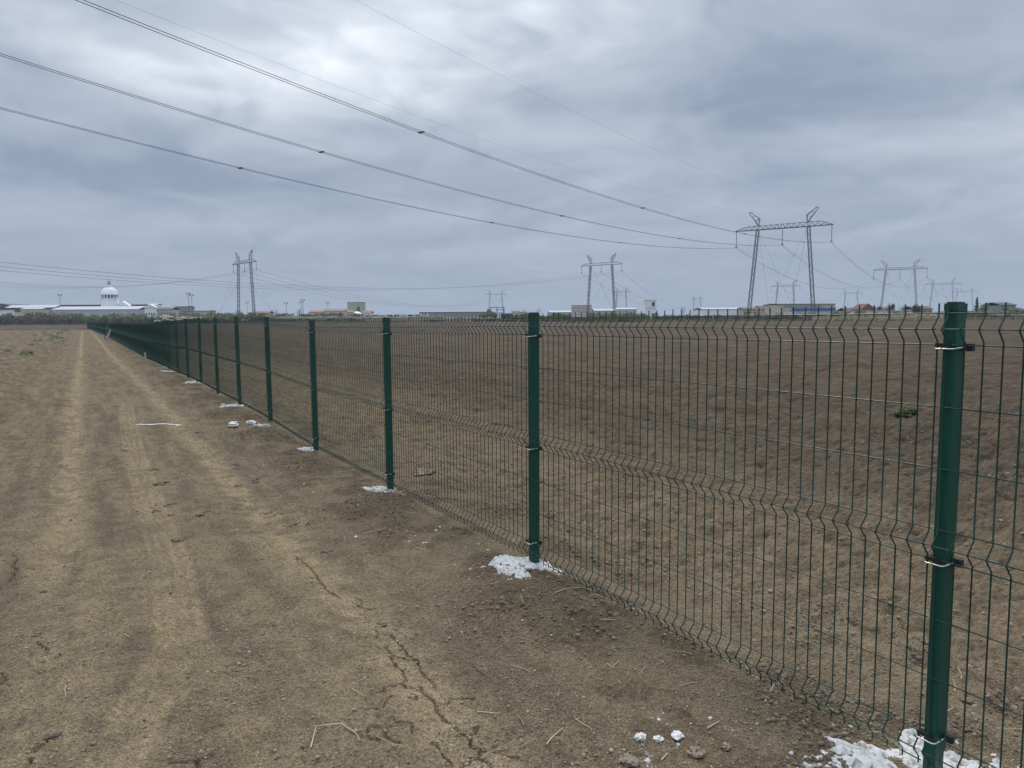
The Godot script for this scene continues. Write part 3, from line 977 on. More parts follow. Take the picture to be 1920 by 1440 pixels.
func build_town() -> void:
	var z := 560.0
	var k := z / F
	# --- the domed tower
	var uc := 212.0
	var at := away(uc, z)
	var gy := at.y
	var o := thing("domed_tower", "white round tower with ribbed dome and lantern above the long white hall", "tower", at, yaw0() + 0.2)
	var y0 := height_of(uc, 575, z) - gy
	var y1 := height_of(uc, 561, z) - gy
	var y2 := height_of(uc, 552, z) - gy
	var y3 := height_of(uc, 538.5, z) - gy
	var y4 := height_of(uc, 525, z) - gy
	var m := MB.new()
	m.lathe(Vector3.ZERO, [[6.4, -1.0], [6.4, y1 - 0.4], [6.9, y1 - 0.3], [6.9, y1], [0.1, y1]], 8)
	part("drum", m.mesh(), M.white_wall, o)
	m = MB.new()
	m.lathe(Vector3.ZERO, [[4.9, y1], [4.9, y2]], 16)
	part("gallery_wall", m.mesh(), M.white_wall, o)
	for q in 16:
		m = MB.new()
		var a := TAU * q / 16
		m.tube(PackedVector3Array([Vector3(cos(a) * 5.9, y1, sin(a) * 5.9), Vector3(cos(a) * 5.9, y2, sin(a) * 5.9)]), 0.3, 6)
		part("column", m.mesh(), M.white_wall, o)
		var wb := TAU * (q + 0.5) / 16
		m = MB.new()
		m.box(Vector3.ZERO, Vector3(1.25, (y2 - y1) * 0.72, 0.15))
		part("window", m.mesh(), M.window, o, Transform3D(Basis(Vector3.UP, PI * 0.5 - wb), Vector3(cos(wb) * 4.88, (y1 + y2) * 0.5, sin(wb) * 4.88)))
	m = MB.new()
	m.lathe(Vector3.ZERO, [[6.7, y2 - 0.5], [6.7, y2], [5.6, y2 + 0.05]], 24)
	part("cornice", m.mesh(), M.white_wall, o)
	m = MB.new()
	var pr := []
	for q in 11:
		var a := PI * 0.5 * q / 10.0
		pr.append([maxf(5.7 * cos(a), 0.6), y2 + (y3 - y2) * sin(a)])
	m.lathe(Vector3.ZERO, pr, 24)
	var dome := part("dome", m.mesh(), M.white_wall, o)
	for q in 16:
		m = MB.new()
		var a := TAU * q / 16
		var rp := PackedVector3Array()
		for e in pr: rp.append(Vector3(cos(a) * e[0], e[1] + 0.03, sin(a) * e[0]))
		m.tube(rp, 0.14, 4)
		part("rib", m.mesh(), M.white_wall, dome)
	m = MB.new()
	m.lathe(Vector3.ZERO, [[1.25, y3 - 0.1], [1.25, y3 + 1.0], [1.5, y3 + 1.1], [1.0, y3 + 1.3]], 10)
	part("lantern_base", m.mesh(), M.white_wall, o)
	m = MB.new()
	for q in 8:
		var a := TAU * q / 8
		m.bar(Vector3(cos(a), y3 + 1.2, sin(a)), Vector3(cos(a) * 0.9, y3 + 3.4, sin(a) * 0.9), 0.22)
	m.lathe(Vector3.ZERO, [[1.2, y3 + 3.4], [0.9, y3 + 4.0], [0.15, y3 + 4.5], [0.08, y4 + 0.5]], 8)
	part("lantern", m.mesh(), M.lead, o)
	# --- around it
	var hall := building("white_hall", "long low white hall with a pale metal roof under the domed tower", "building", 121, 279, 581, 575, z - 22, 24, M.pale_wall, M.pale_roof, 0, 1, 0)
	for wx in [[-0.34, 0.08], [0.24, 0.09]]:
		boxpart("window_band", Vector3(64.0 * wx[0], 3.4, 12.04), Vector3(64.0 * wx[1], 1.2, 0.12), M.window, hall)
	for wx in [-0.44, -0.28, -0.06, 0.0, 0.05, 0.3, 0.33, 0.41]:
		boxpart("pilaster", Vector3(64.0 * wx, 2.9, 12.1), Vector3(0.7, 5.6, 0.3), M.white_wall, hall)
	var arc := building("arcade_building", "long dark brick building with pale columns behind the white hall", "building", 117, 284, 572.5, 571.5, z + 40, 14, M.brick, M.brown_roof, 0, 1, 0)
	for q in 46:
		boxpart("column", Vector3(-34.5 + q * 1.55, 5.2, 7.15), Vector3(0.35, 9.0, 0.3), M.cream, arc)
	building("hall_wing", "dark open wing with a white sloping roof beside the domed tower", "building", 226, 248, 574, 565, z + 4, 8, M.dark_wall, M.white_wall, 0, 1, 0, false, 0.25)
	var pav := building("pavilion", "small ornate white pavilion with arched windows at the end of the white hall", "building", 279, 297, 577, 571, z - 30, 9, M.white_wall, M.white_wall, 4, 1, 0, false, 0.3)
	building("upper_pavilion", "white upper pavilion with a balustrade behind the small ornate one", "building", 288, 304, 571.5, 570.5, z - 6, 8, M.white_wall, M.white_wall, 5, 1, 0)
	building("storage_shed", "low grey shed with a dark eave adjoining the ornate pavilion", "shed", 300, 333, 581, 577, z - 20, 14, M.pale_wall, M.dark_steel, 0, 1, 1)
	building("storage_shed", "yellow-topped small shed beside the low grey shed", "shed", 324, 332, 580.5, 575.5, z + 10, 8, M.yellow, M.yellow, 0, 1, 0)
	building("storage_shed", "grey corrugated shed with a dark flat roof below the twin masts", "shed", 332, 362, 576, 574.5, z + 20, 14, M.grey_wall, M.dark_steel, 0, 1, 0)
	building("storage_shed", "low dark-roofed shed beyond the twin masts", "shed", 358, 402, 584, 582.5, z + 20, 14, M.pale_wall, M.dark_steel, 6, 1, 0)
	# --- far left
	var hg := away(30, z + 30)
	o = thing("arched_hangar", "dark grey hangar with a low arched roof at the field's far corner", "hangar", hg, yaw0())
	m = MB.new()
	var w := 27.0 * (z + 30) / F
	var yb := height_of(30, 578, z + 30) - hg.y
	var yt := height_of(30, 570, z + 30) - hg.y
	for q in 14:
		var x0 := -w + 2 * w * q / 14.0
		var x1 := -w + 2 * w * (q + 1) / 14.0
		var a0 := yb + (yt - yb) * (1.0 - pow(x0 / w, 2.0))
		var a1 := yb + (yt - yb) * (1.0 - pow(x1 / w, 2.0))
		m.quad(Vector3(x0, a0, -15), Vector3(x1, a1, -15), Vector3(x1, a1, 15), Vector3(x0, a0, 15), Vector3.UP)
		m.quad(Vector3(x0, yb - 0.3, 15), Vector3(x1, yb - 0.3, 15), Vector3(x1, a1, 15), Vector3(x0, a0, 15), Vector3.BACK)
	part("arched_roof", m.mesh(), M.slate, o)
	boxpart("wall", Vector3(0, yb * 0.5 - 0.3, 0), Vector3(2 * w - 0.4, yb, 28), M.brick, o)
	var cb := building("colonnade_block", "low brown block with rows of pale columns under a light roof", "building", 30, 120, 577.5, 572.5, z + 12, 16, M.brick, M.pale_roof, 0, 1, 0)
	for q in 22:
		boxpart("column", Vector3(-17.3 + q * 1.65, 4.2, 8.15), Vector3(0.4, 7.5, 0.3), M.cream, cb)
	var arch := building("gatehouse", "pale gatehouse with two black arches in front of the brown block", "building", 53, 92, 580, 577.5, z - 8, 10, M.cream, M.pale_roof, 0, 1, 0)
	for sg in [-1.0, 1.0]:
		boxpart("arch_opening", Vector3(sg * 4.3 - 0.2, 3.5, 5.05), Vector3(3.6, 4.6, 0.15), M.black, arch)
	boxpart("dark_door", Vector3(0, 2.6, 5.08), Vector3(12, 2.6, 0.15), M.black, arch)
	building("garden_wall", "plain white wall at the end of the scrub, below the hangar", "wall", -20, 29.5, 582.5, 582, z - 60, 3, M.white_wall, M.white_wall, 0, 1, 0)
	building("garden_wall", "cream wall piece between the gatehouse and the white hall", "wall", 94, 119, 587, 586.6, z - 60, 2, M.cream, M.cream, 0, 1, 0)
	building("garden_wall", "cream wall with small dark openings under the brown block", "wall", 31, 52, 586, 585.6, z - 50, 2, M.cream, M.cream, 5, 1, 0)
	mast("lighting mast with a forked head over the brown block", 119, 553, z + 5, 2)
	mast("taller of the twin lighting masts behind the corrugated shed", 358.5, 550, z - 10, 2)
	mast("slimmer of the twin lighting masts behind the corrugated shed", 364.5, 553, z + 10, 2)
	mast("thin lighting mast between the legs of the tower over the scrub", 467, 567, z + 120, 2)
	mast("thin lighting mast between the tower over the scrub and the forked pair", 540, 568, z + 60, 2)
	mast("forked lighting mast beside the bare pale tree", 568, 566, z + 40, 2)
	mast("tall forked lighting mast beside the bare pale tree", 571.5, 562, z + 50, 2)
	mast("thin lighting mast above the red roofs", 617.5, 567, z + 70, 2)
	# --- red roofs in the middle distance
	var zz := 620.0
	var gr := "red-roofed houses"
	building("village_house", "small house with a terracotta roof standing apart from the red-roofed row", "house", 483, 512, 587, 583.5, zz, 12, M.cream, M.terracotta, 5, 1, 1, true, 0.0, gr)
	building("village_house", "cream house with a broad terracotta roof behind the forked masts", "house", 585, 615, 586, 582.5, zz + 20, 12, M.cream, M.terracotta, 5, 1, 1, true, 0.0, gr)
	building("village_house", "two-storey house with a terracotta roof and small roof turret", "house", 612, 650, 584, 580, zz, 12, M.cream, M.terracotta, 6, 1, 0, true, 0.1, gr)
	building("village_house", "dark-walled house with a terracotta roof in front of the roof turret", "house", 618, 640, 590, 585, zz - 60, 10, M.dark_wall, M.slate, 4, 1, 0, true, 0.0, gr)
	building("village_house", "house with a terracotta roof behind the white air dome", "house", 640, 668, 586, 582, zz + 30, 12, M.cream, M.terracotta, 5, 1, 0, true, -0.1, gr)
	building("village_house", "small house with a steep terracotta roof by the pillared wall", "house", 684, 700, 587.5, 583, zz + 10, 10, M.white_wall, M.terracotta, 3, 1, 0, true, 0.0, gr)
	building("silo_block", "pale green boxy block with a dark panel above the red roofs", "building", 657, 685, 567.5, 567, zz + 60, 14, M.pale_green, M.pale_green, 0, 1, 0)
	boxpart("dark_panel", Vector3(3.3, 10.2, 7.1), Vector3(2.6, 3.8, 0.15), M.slate, get_node("silo_block"))
	boxpart("ledge", Vector3(-0.6, 6.6, 7.3), Vector3(12.5, 0.5, 0.5), M.slate, get_node("silo_block"))
	at = away(671, 520)
	m = MB.new()
	pr = []
	var dh := height_of(671, 584, 520) - at.y
	for q in 9:
		var a := PI * 0.5 * q / 8.0
		pr.append([maxf(5.3 * cos(a), 0.05), dh * sin(a)])
	m.lathe(Vector3.ZERO, pr, 24)
	single("air_dome", m.mesh(), M.white_wall, "smooth white air dome in front of the red roofs", "dome", at)
	# --- pillared wall
	at = away(752, 480)
	o = thing("perimeter_wall", "pale perimeter wall with dark panels before the long grey shed", "wall", at, yaw0())
	var ph := height_of(752, 588.5, 480)
	for q in 9:
		boxpart("pillar", Vector3(-18.0 + q * 4.5, ph * 0.5, 0), Vector3(0.7, ph, 0.7), M.white_wall, o)
		if q < 8: boxpart("wall_panel", Vector3(-15.75 + q * 4.5, ph * 0.44, 0), Vector3(3.7, ph * 0.86, 0.3), M.dark_wall if q % 3 != 1 else M.pale_wall, o)
	# --- sheds and yards, middle
	building("warehouse", "long low grey warehouse behind the reeds", "warehouse", 793, 922, 585.5, 583, 520, 30, M.grey_wall, M.grey_wall, 0, 1, 0)
	at = away(933.5, 430)
	o = thing("gantry_frame", "blue and white steel gantry frame beside the timber stacks", "frame", at, yaw0())
	var fh := height_of(933, 576, 430)
	for x in [-3.9, -0.2, 3.9]:
		boxpart("frame_post", Vector3(x, fh * 0.5, 0), Vector3(0.5, fh, 0.5), M.blue, o)
	for y in [0.98, 0.8, 0.55]:
		boxpart("frame_beam", Vector3(1.8 if y < 0.9 else 0.0, fh * y, 0), Vector3(4.2 if y < 0.9 else 8.2, 0.35, 0.4), M.blue, o)
	boxpart("white_panel", Vector3(1.85, fh * 0.3, 0), Vector3(3.6, fh * 0.42, 0.2), M.white_wall, o)
	var rng := RandomNumberGenerator.new(); rng.seed = 31
	for q in 5:
		var u := 955.0 + q * 13.5
		at = away(u, 400 + (q % 2) * 12)
		o = thing("timber_stack", "loose stack of raw timber boards in the yard behind the near field edge", "timber stack", at, yaw0() + rng.randf_range(-0.3, 0.3), "timber stacks in the yard")
		var lv := [6, 8, 7, 5, 4][q] as int
		for e in lv:
			for f in 2:
				boxpart("board_bundle", Vector3(rng.randf_range(-0.35, 0.35) + (f - 0.5) * 2.4, 0.3 + e * 0.62, rng.randf_range(-0.2, 0.2)), Vector3(2.2 + rng.randf_range(-0.2, 0.2), 0.46, 1.4), M.timber if (e + f) % 3 != 0 else M.timber_dark, o)
	for q in 2:
		var uw := [1081.0, 1100.0][q] as float
		at = away(uw, 380)
		o = thing("pallet_stack", ["tall block of stacked wooden pallets", "second tall block of wooden pallets beside the mid-distance tower"][q], "pallets", at, yaw0())
		var hs := height_of(uw, 572, 380)
		var nl := 14
		for e in nl:
			for f in 4:
				boxpart("pallet", Vector3(-1.95 + f * 1.3, (e + 0.5) * hs / nl, 0), Vector3(1.18, hs / nl * 0.72, 1.2), [M.timber, M.timber_red, M.timber_dark][(e * 7 + f * 3 + q) % 3], o)
	building("white_shed", "low white-roofed shed between the timber stacks and the pallets", "shed", 1030, 1070, 586, 583, 560, 20, M.pale_wall, M.pale_roof, 0, 1, 0)
	building("white_shed", "low pale shed with a wide white roof adjoining the pallets", "shed", 1112, 1152, 583, 579.5, 560, 20, M.cream, M.pale_roof, 3, 1, 1)
	building("white_shed", "pale shed with a curved-looking white roof behind the green scrub", "shed", 1150, 1190, 580.5, 577.5, 600, 20, M.pale_wall, M.pale_roof, 0, 1, 1)
	o = building("sign_tower", "tall white block with a dark square opening near its top", "tower", 1208, 1228, 563.5, 562.8, 420, 6, M.white_wall, M.white_wall, 0, 1, 0)
	boxpart("dark_opening", Vector3(1.4, 8.6, 3.05), Vector3(1.6, 2.3, 0.15), M.slate, o)
	boxpart("seam", Vector3(0, 6.4, 3.05), Vector3(6.0, 0.2, 0.15), M.grey_wall, o)
	# --- right
	o = building("white_shed", "long white shed with a dark stripe and rounded roof near the largest tower", "shed", 1309, 1384, 580.5, 577.5, 430, 22, M.white_wall, M.pale_roof, 0, 1, 0)
	boxpart("dark_stripe", Vector3(0, 1.9, 11.05), Vector3(23.0, 0.5, 0.15), M.slate, o)
	building("yard_building", "low cream building with pink roof behind the largest tower's farther leg", "building", 1386, 1420, 581, 577, 420, 12, M.cream, M.brown_roof, 4, 1, 1)
	building("yard_building", "low beige block adjoining the blue warehouse", "building", 1418, 1448, 580, 574, 440, 14, M.cream, M.brown_roof, 4, 1, 1)
	o = building("blue_warehouse", "grey warehouse with a bright blue fascia at the largest tower's foot", "warehouse", 1446, 1542, 571.5, 570, 420, 30, M.cream, M.slate, 0, 1, 0)
	boxpart("blue_fascia", Vector3(3.0, 4.9, 15.1), Vector3(24.0, 1.5, 0.3), M.blue, o)
	boxpart("grey_fascia", Vector3(-3.0, 6.6, 15.05), Vector3(21.0, 1.1, 0.2), M.grey_wall, o)
	for q in 4: boxpart("loading_door", Vector3(-11.0 + q * 6.6, 1.9, 15.08), Vector3(3.4, 3.0, 0.2), [M.white_wall, M.terracotta, M.door_grey, M.pale_wall][q], o)
	building("storage_shed", "small plain grey shed touching the blue warehouse", "shed", 1540, 1556, 576.5, 575.5, 415, 12, M.grey_wall, M.grey_wall, 0, 1, 0)
	var g3 := "houses behind the dry grass"
	building("village_house", "gabled house with a red-brown roof facing the field", "house", 1603, 1629, 581, 570.5, 330, 9, M.pink_wall, M.terracotta_dark, 2, 1, 0, false, 0.0, g3)
	building("village_house", "low house with a red-brown roof between the gabled one and the grey shed", "house", 1576, 1602, 583, 578, 350, 9, M.cream, M.terracotta_dark, 3, 1, 1, true, 0.0, g3)
	building("village_house", "low white house with a small gable between the gabled one and the second tower", "house", 1643, 1662, 582, 576.5, 340, 9, M.white_wall, M.terracotta_dark, 2, 1, 0, false, 0.2, g3)
	building("village_house", "low pinkish house with a long roof by the round-topped tree", "house", 1700, 1735, 580, 575, 350, 9, M.pink_wall, M.terracotta_dark, 4, 1, 0, true, 0.0, g3)
	building("village_house", "grey-roofed house among the bushes behind the dark conifer", "house", 1855, 1884, 573, 568, 300, 10, M.grey_wall, M.slate, 3, 1, 0, true, 0.1, g3)
	building("garden_wall", "low white wall behind the dry grass below the houses", "wall", 1585, 1700, 583.5, 583, 310, 1.2, M.white_wall, M.pale_wall, 0, 1, 0)

# ------------------------------------------------------------------ plants
func leaf_mass(rx: float, ry: float, rz: float, count: int, leaf: float, sd: int, lobes := 7) -> ArrayMesh:
	var rng := RandomNumberGenerator.new(); rng.seed = sd
	var m := MB.new()
	var ctr := []
	for k in lobes:
		var a := rng.randf() * TAU
		var q := sqrt(rng.randf()) * 0.6
		ctr.append([Vector3(cos(a) * q * rx, ry * rng.randf_range(0.2, 0.75), sin(a) * q * rz), rng.randf_range(0.3, 0.5)])
	for k in count:
		var e: Array = ctr[rng.randi() % lobes]
		var d := Vector3(rng.randfn(), rng.randfn(), rng.randfn()).normalized() * pow(rng.randf(), 0.4)
		var p: Vector3 = e[0] + Vector3(d.x * rx, d.y * ry * 0.8, d.z * rz) * e[1]
		if p.y < 0.02: p.y = rng.randf() * 0.2 * ry
		var t := Vector3(rng.randfn(), rng.randfn(), rng.randfn()).normalized()
		var s := t.cross(Vector3(rng.randfn(), rng.randfn(), rng.randfn())).normalized()
		var l := leaf * rng.randf_range(0.6, 1.3)
		var v := rng.randf_range(0.7, 1.3)
		m.col = Color(v, v * rng.randf_range(0.93, 1.05), v)
		m.quad(p - t * l, p + s * l * 0.55, p + t * l, p - s * l * 0.55, Vector3.UP)
	return m.mesh()

func build_far_plants() -> void:
	var rng := RandomNumberGenerator.new(); rng.seed = 12
	var bush := []
	for k in 6: bush.append(leaf_mass(2.3, 2.6, 2.0, 900, 0.24, 60 + k, 14))
	var stem := MB.new()
	for k in 5:
		var a := TAU * k / 5
		stem.tube(PackedVector3Array([Vector3(0, -0.2, 0), Vector3(cos(a) * 0.6, 1.2, sin(a) * 0.6)]), 0.07, 4, false, 0.03)
	var stem_mesh := stem.mesh()
	# rows: [u0, u1, v of the tops, depth at u0, depth at u1, how many, material, label, group]
	var rows := [
		[-10, 118, 588, 430, 430, 15, "olive", "dark olive bush in the row at the far field corner", "bushes at the far field corner"],
		[-10, 120, 592, 415, 415, 13, "dull", "dull brownish bush at the foot of the far corner row", "dull bushes at the far field corner"],
		[120, 300, 588.5, 440, 430, 22, "olive_light", "light olive bush below the white hall", "bushes below the white hall"],
		[110, 300, 595, 420, 415, 20, "dull", "dull low bush at the field edge below the white hall", "low bushes below the white hall"],
		[300, 480, 586, 440, 440, 20, "olive_light", "light olive bush before the corrugated sheds", "bushes before the corrugated sheds"],
		[285, 480, 594, 410, 400, 18, "olive", "low olive bush behind the far fence", "low bushes behind the far fence"],
		[300, 470, 592.5, 400, 400, 5, "blossom", "white-blossoming bush in the scrub behind the far fence", "blossoming bushes behind the far fence"],
		[480, 700, 588, 440, 400, 20, "olive", "olive bush in front of the red roofs", "bushes in front of the red roofs"],
		[500, 720, 591.5, 390, 370, 22, "blossom", "pale blossoming bush in front of the red roofs", "blossoming bushes in front of the red roofs"],
		[500, 740, 596, 360, 340, 16, "dull", "dull low bush at the field edge below the red roofs", "low bushes below the red roofs"],
		[700, 925, 591.5, 350, 330, 22, "blossom", "pale dry bush in front of the pillared wall", "pale bushes before the pillared wall"],
		[700, 1060, 597, 300, 240, 26, "dull", "dull low bush along the middle field edge", "low bushes along the middle field edge"],
		[905, 930, 585, 340, 340, 3, "olive", "rounded green bush by the blue frame", "green bushes by the blue frame"],
		[950, 1070, 588, 330, 300, 10, "olive", "green bush at the foot of the timber stacks", "bushes at the timber stacks"],
		[1060, 1190, 594, 215, 200, 13, "dull", "dark low bush between the pallet blocks and the field", "dark low bushes near the pallets"],
		[1105, 1230, 586, 330, 300, 12, "olive_light", "green bush in front of the pale sheds", "bushes before the pale sheds"],
		[1230, 1420, 590, 260, 240, 16, "olive", "low green bush in front of the long white shed", "bushes before the long white shed"],
		[1380, 1545, 590.5, 215, 210, 15, "dull", "dark low bush at the largest tower's foot", "bushes at the largest tower's foot"],
		[1400, 1560, 584, 300, 300, 12, "blossom", "pale blossoming bush in front of the blue warehouse", "blossoming bushes before the blue warehouse"],
		[1560, 1780, 583.5, 290, 280, 18, "olive_light", "green bush between the houses and the dry grass", "bushes behind the dry grass"],
		[1600, 1760, 586, 270, 260, 10, "blossom", "pale blossoming bush behind the dry grass", "blossoming bushes behind the dry grass"],
		[1800, 1935, 579, 260, 250, 12, "olive_light", "green bush by the grey-roofed house", "bushes by the grey-roofed house"],
		[1800, 1935, 584, 245, 240, 11, "blossom", "pale blossoming bush by the grey-roofed house", "blossoming bushes by the grey-roofed house"],
		[1790, 1935, 588, 230, 225, 13, "dull", "dull low bush at the field edge by the leaning stakes", "low bushes by the leaning stakes"],
	]
	for r in rows:
		for k in r[5]:
			var t: float = (k + rng.randf_range(0.1, 0.9)) / r[5]
			var u := lerpf(r[0], r[1], t)
			var dp := lerpf(r[3], r[4], t) * rng.randf_range(0.97, 1.04)
			var at := away(u, dp)
			var hgt := maxf(height_of(u, r[2], dp) - at.y, 0.8) * rng.randf_range(0.72, 1.12)
			var wide := maxf((r[1] - r[0]) / r[5] / F * dp * 2.0, hgt * 1.3) * rng.randf_range(0.8, 1.2)
			var o := thing("bush", r[7], "bush", at, rng.randf() * TAU, r[8])
			part("foliage", bush[rng.randi() % 6], M[r[6]], o, Transform3D(Basis.from_scale(Vector3(wide / 4.0, hgt / 2.5, wide / 4.0)), Vector3(0, -0.1, 0)))
			part("stem", stem_mesh, M.bark, o, Transform3D(Basis.from_scale(Vector3.ONE * hgt / 2.6), Vector3.ZERO))
	# single trees
	var tr := [["round_tree", "bare pale rounded tree beside the tower over the scrub", 521, 576, 480, 4.6, "bare"], ["round_tree", "small bare tree beside the forked masts", 564, 575, 500, 2.6, "bare"], ["round_tree", "dark round-topped tree above the houses at the second tower's nearer leg", 1716, 568, 330, 2.0, "dark_leaf"], ["round_tree", "small dark tree at the second tower's farther leg", 1668, 568, 340, 1.9, "dark_leaf"], ["round_tree", "bare twiggy tree between the small dark tree and the round-topped tree", 1690, 568, 350, 2.4, "bare"], ["round_tree", "pale green tree beside the gabled house", 1648, 572, 330, 2.0, "olive_light"], ["conifer", "dark conifer standing out above the bushes by the grey-roofed house", 1828, 558, 270, 2.0, "dark_leaf"], ["round_tree", "bare brown trees above the timber yard", 985, 577, 560, 3.6, "bare"], ["round_tree", "small bare tree behind the pallets", 1010, 577, 600, 3.0, "bare"], ["round_tree", "small bare tree behind the long white shed", 1280, 574, 520, 3.0, "bare"], ["round_tree", "rounded green tree between the pillared wall and the blue frame", 918, 579, 400, 2.6, "olive"], ["round_tree", "leafless grey tree over the long grey warehouse", 860, 580, 560, 6.0, "bare"], ["round_tree", "leafless tree over the end of the grey warehouse by the pillared wall", 800, 581, 540, 4.0, "bare"], ["round_tree", "pale blossoming tree between the conifer and the grey-roofed house", 1843, 567, 280, 2.2, "olive_light"]]
	for e in tr:
		var at := away(e[2], e[4])
		var hgt := height_of(e[2], e[3], e[4]) - at.y
		var o := thing(e[0], e[1], "tree", at, rng.randf() * TAU)
		var tm := MB.new()
		tm.tube(PackedVector3Array([Vector3(0, -0.3, 0), Vector3(0.05, hgt * 0.45, 0), Vector3(0.1, hgt * 0.8, 0.05)]), 0.22, 6, false, 0.07)
		for q in 6:
			var a := rng.randf() * TAU
			tm.tube(PackedVector3Array([Vector3(0.05, hgt * (0.35 + 0.07 * q), 0), Vector3(cos(a) * e[5] * 0.6, hgt * (0.55 + 0.07 * q), sin(a) * e[5] * 0.6)]), 0.07, 4, false, 0.03)
		part("trunk", tm.mesh(), M.bark, o)
		if e[0] == "conifer":
			var cm := MB.new()
			for q in 900:
				var t := rng.randf()
				var a := rng.randf() * TAU
				var rr: float = e[5] * (1.0 - t) * (0.65 + 0.35 * sin(t * 40.0)) * sqrt(rng.randf())
				var p := Vector3(cos(a) * rr, hgt * (0.12 + 0.88 * t), sin(a) * rr)
				var v := rng.randf_range(0.7, 1.3)
				cm.col = Color(v, v, v)
				var d := Vector3(cos(a), -0.35, sin(a)) * 0.35
				var sd := Vector3(-sin(a), rng.randf_range(-0.4, 0.4), cos(a)) * 0.13
				cm.quad(p - d, p + sd, p + d, p - sd, Vector3.UP)
			part("crown", cm.mesh(), M[e[6]], o)
		else:
			var airy: bool = e[6] == "bare"
			part("crown", leaf_mass(e[5], hgt * 0.72, e[5], 500 if airy else 900, 0.13 if airy else 0.24, int(e[2]), 9), M[e[6]], o, Transform3D(Basis.IDENTITY, Vector3(0, hgt * 0.25, 0)))
	# the dry reeds at the far field edge, and weathered stakes leaning there
	var blade := MB.new()
	for k in 14:
		var a := rng.randf() * TAU
		var p := Vector3(rng.randf_range(-0.5, 0.5), 0, rng.randf_range(-0.3, 0.3))
		var l := Vector3(cos(a) * 0.3, rng.randf_range(0.9, 1.5), sin(a) * 0.3)
		var sd := Vector3(-sin(a), 0, cos(a)) * 0.035
		blade.tri(p - sd, p + sd, p + l, Vector3(cos(a), 0.5, sin(a)))
	var bm := blade.mesh()
	var xf := []
	var cols := []
	for k in 2600:
		var u := rng.randf_range(1525, 1800)
		var at := away(u, rng.randf_range(181, 196))
		xf.append(Transform3D(Basis(Vector3.UP, rng.randf() * TAU).scaled(Vector3(1, rng.randf_range(0.7, 1.15), 1)), at))
		var v := rng.randf_range(0.75, 1.2)
		cols.append(Color(0.44 * v, 0.37 * v, 0.22 * v))
	for k in 2200:
		var u := rng.randf_range(690, 940)
		var at := away(u, rng.randf_range(270, 300))
		xf.append(Transform3D(Basis(Vector3.UP, rng.randf() * TAU).scaled(Vector3(1.2, rng.randf_range(0.8, 1.25), 1.2)), at))
		var v := rng.randf_range(0.75, 1.2)
		cols.append(Color(0.36 * v, 0.33 * v, 0.22 * v))
	for k in 3600:
		var u := rng.randf_range(-10, 1930)
		var dp := 180.0 + 40.0 * rng.randf()
		if u < 1060: dp = lerpf(395, 235, clampf(u / 1060.0, 0, 1)) + 25.0 * rng.randf()
		xf.append(Transform3D(Basis(Vector3.UP, rng.randf() * TAU).scaled(Vector3(1.1, rng.randf_range(0.4, 0.85), 1.1)), away(u, dp + 8.0)))
		var v := rng.randf_range(0.7, 1.2)
		cols.append(Color(0.20 * v, 0.18 * v, 0.105 * v))
	scatter("dry_grass", bm, M.tint, xf, cols, "pale dry grass and reeds along the far edge of the ploughed field", "grass")
	for k in 14:
		var u := 1568.0 + k * 26.0 + rng.randf_range(-6, 6)
		if u > 1925: break
		var st := MB.new()
		var tilt := rng.randf_range(-0.25, 0.25) if u < 1800 else rng.randf_range(0.2, 0.5)
		st.tube(PackedVector3Array([Vector3.ZERO, Vector3(tilt, 1.5, 0.05)]), 0.055, 5)
		single("field_stake", st.mesh(), M.pale_wood if u > 1815 else M.bark, "pale stake leaning at the field edge before the grey-roofed house" if u > 1815 else "dark upright stake in the dry grass at the field edge", "stake", away(u, 178.0) + Vector3(0, -0.1, 0), yaw0(), "leaning stakes at the field edge" if u > 1815 else "stakes in the dry grass")

func weed_mesh(r: float, h: float, leaves: int, sd: int) -> ArrayMesh:
	var rng := RandomNumberGenerator.new(); rng.seed = sd
	var m := MB.new()
	for k in leaves:
		var a := rng.randf() * TAU
		var rr := r * sqrt(rng.randf())
		var y := h * (1.0 - 0.6 * rr / r) * rng.randf_range(0.25, 1.0)
		var p := Vector3(cos(a) * rr * 0.75, y, sin(a) * rr * 0.75)
		var d := Vector3(cos(a + rng.randf_range(-0.7, 0.7)), rng.randf_range(-0.25, 0.5), sin(a + rng.randf_range(-0.7, 0.7))).normalized()
		var l := r * rng.randf_range(0.2, 0.42)
		var s := d.cross(Vector3.UP).normalized() * l * 0.3
		var drop := Vector3(0, -l * 0.16, 0)
		var v := rng.randf_range(0.65, 1.35)
		m.col = Color(v * rng.randf_range(0.9, 1.15), v, v * 0.9)
		m.quad(p, p + d * l * 0.45 + s - drop * 0.4, p + d * l + drop, p + d * l * 0.5, Vector3.UP)
		m.quad(p, p + d * l * 0.5, p + d * l + drop, p + d * l * 0.45 - s - drop * 0.4, Vector3.UP)
	return m.mesh()

func weed(label: String, u: float, v: float, r: float, h: float, leaves: int, group := "") -> void:
	var at := on_ground(u, v)
	var o := thing("weed", label, "plant", at, u, group)
	part("leaves", weed_mesh(r, h, leaves, int(u * 3 + v)), M.weed, o)
	var s := MB.new()
	for k in 7:
		var a := TAU * k / 7.0
		s.tube(PackedVector3Array([Vector3(0, -0.02, 0), Vector3(cos(a) * r * 0.3, h * 0.5, sin(a) * r * 0.3), Vector3(cos(a) * r * 0.6, h * 0.6, sin(a) * r * 0.6)]), r * 0.022, 4, false, r * 0.01)
	part("stems", s.mesh(), M.weed, o)

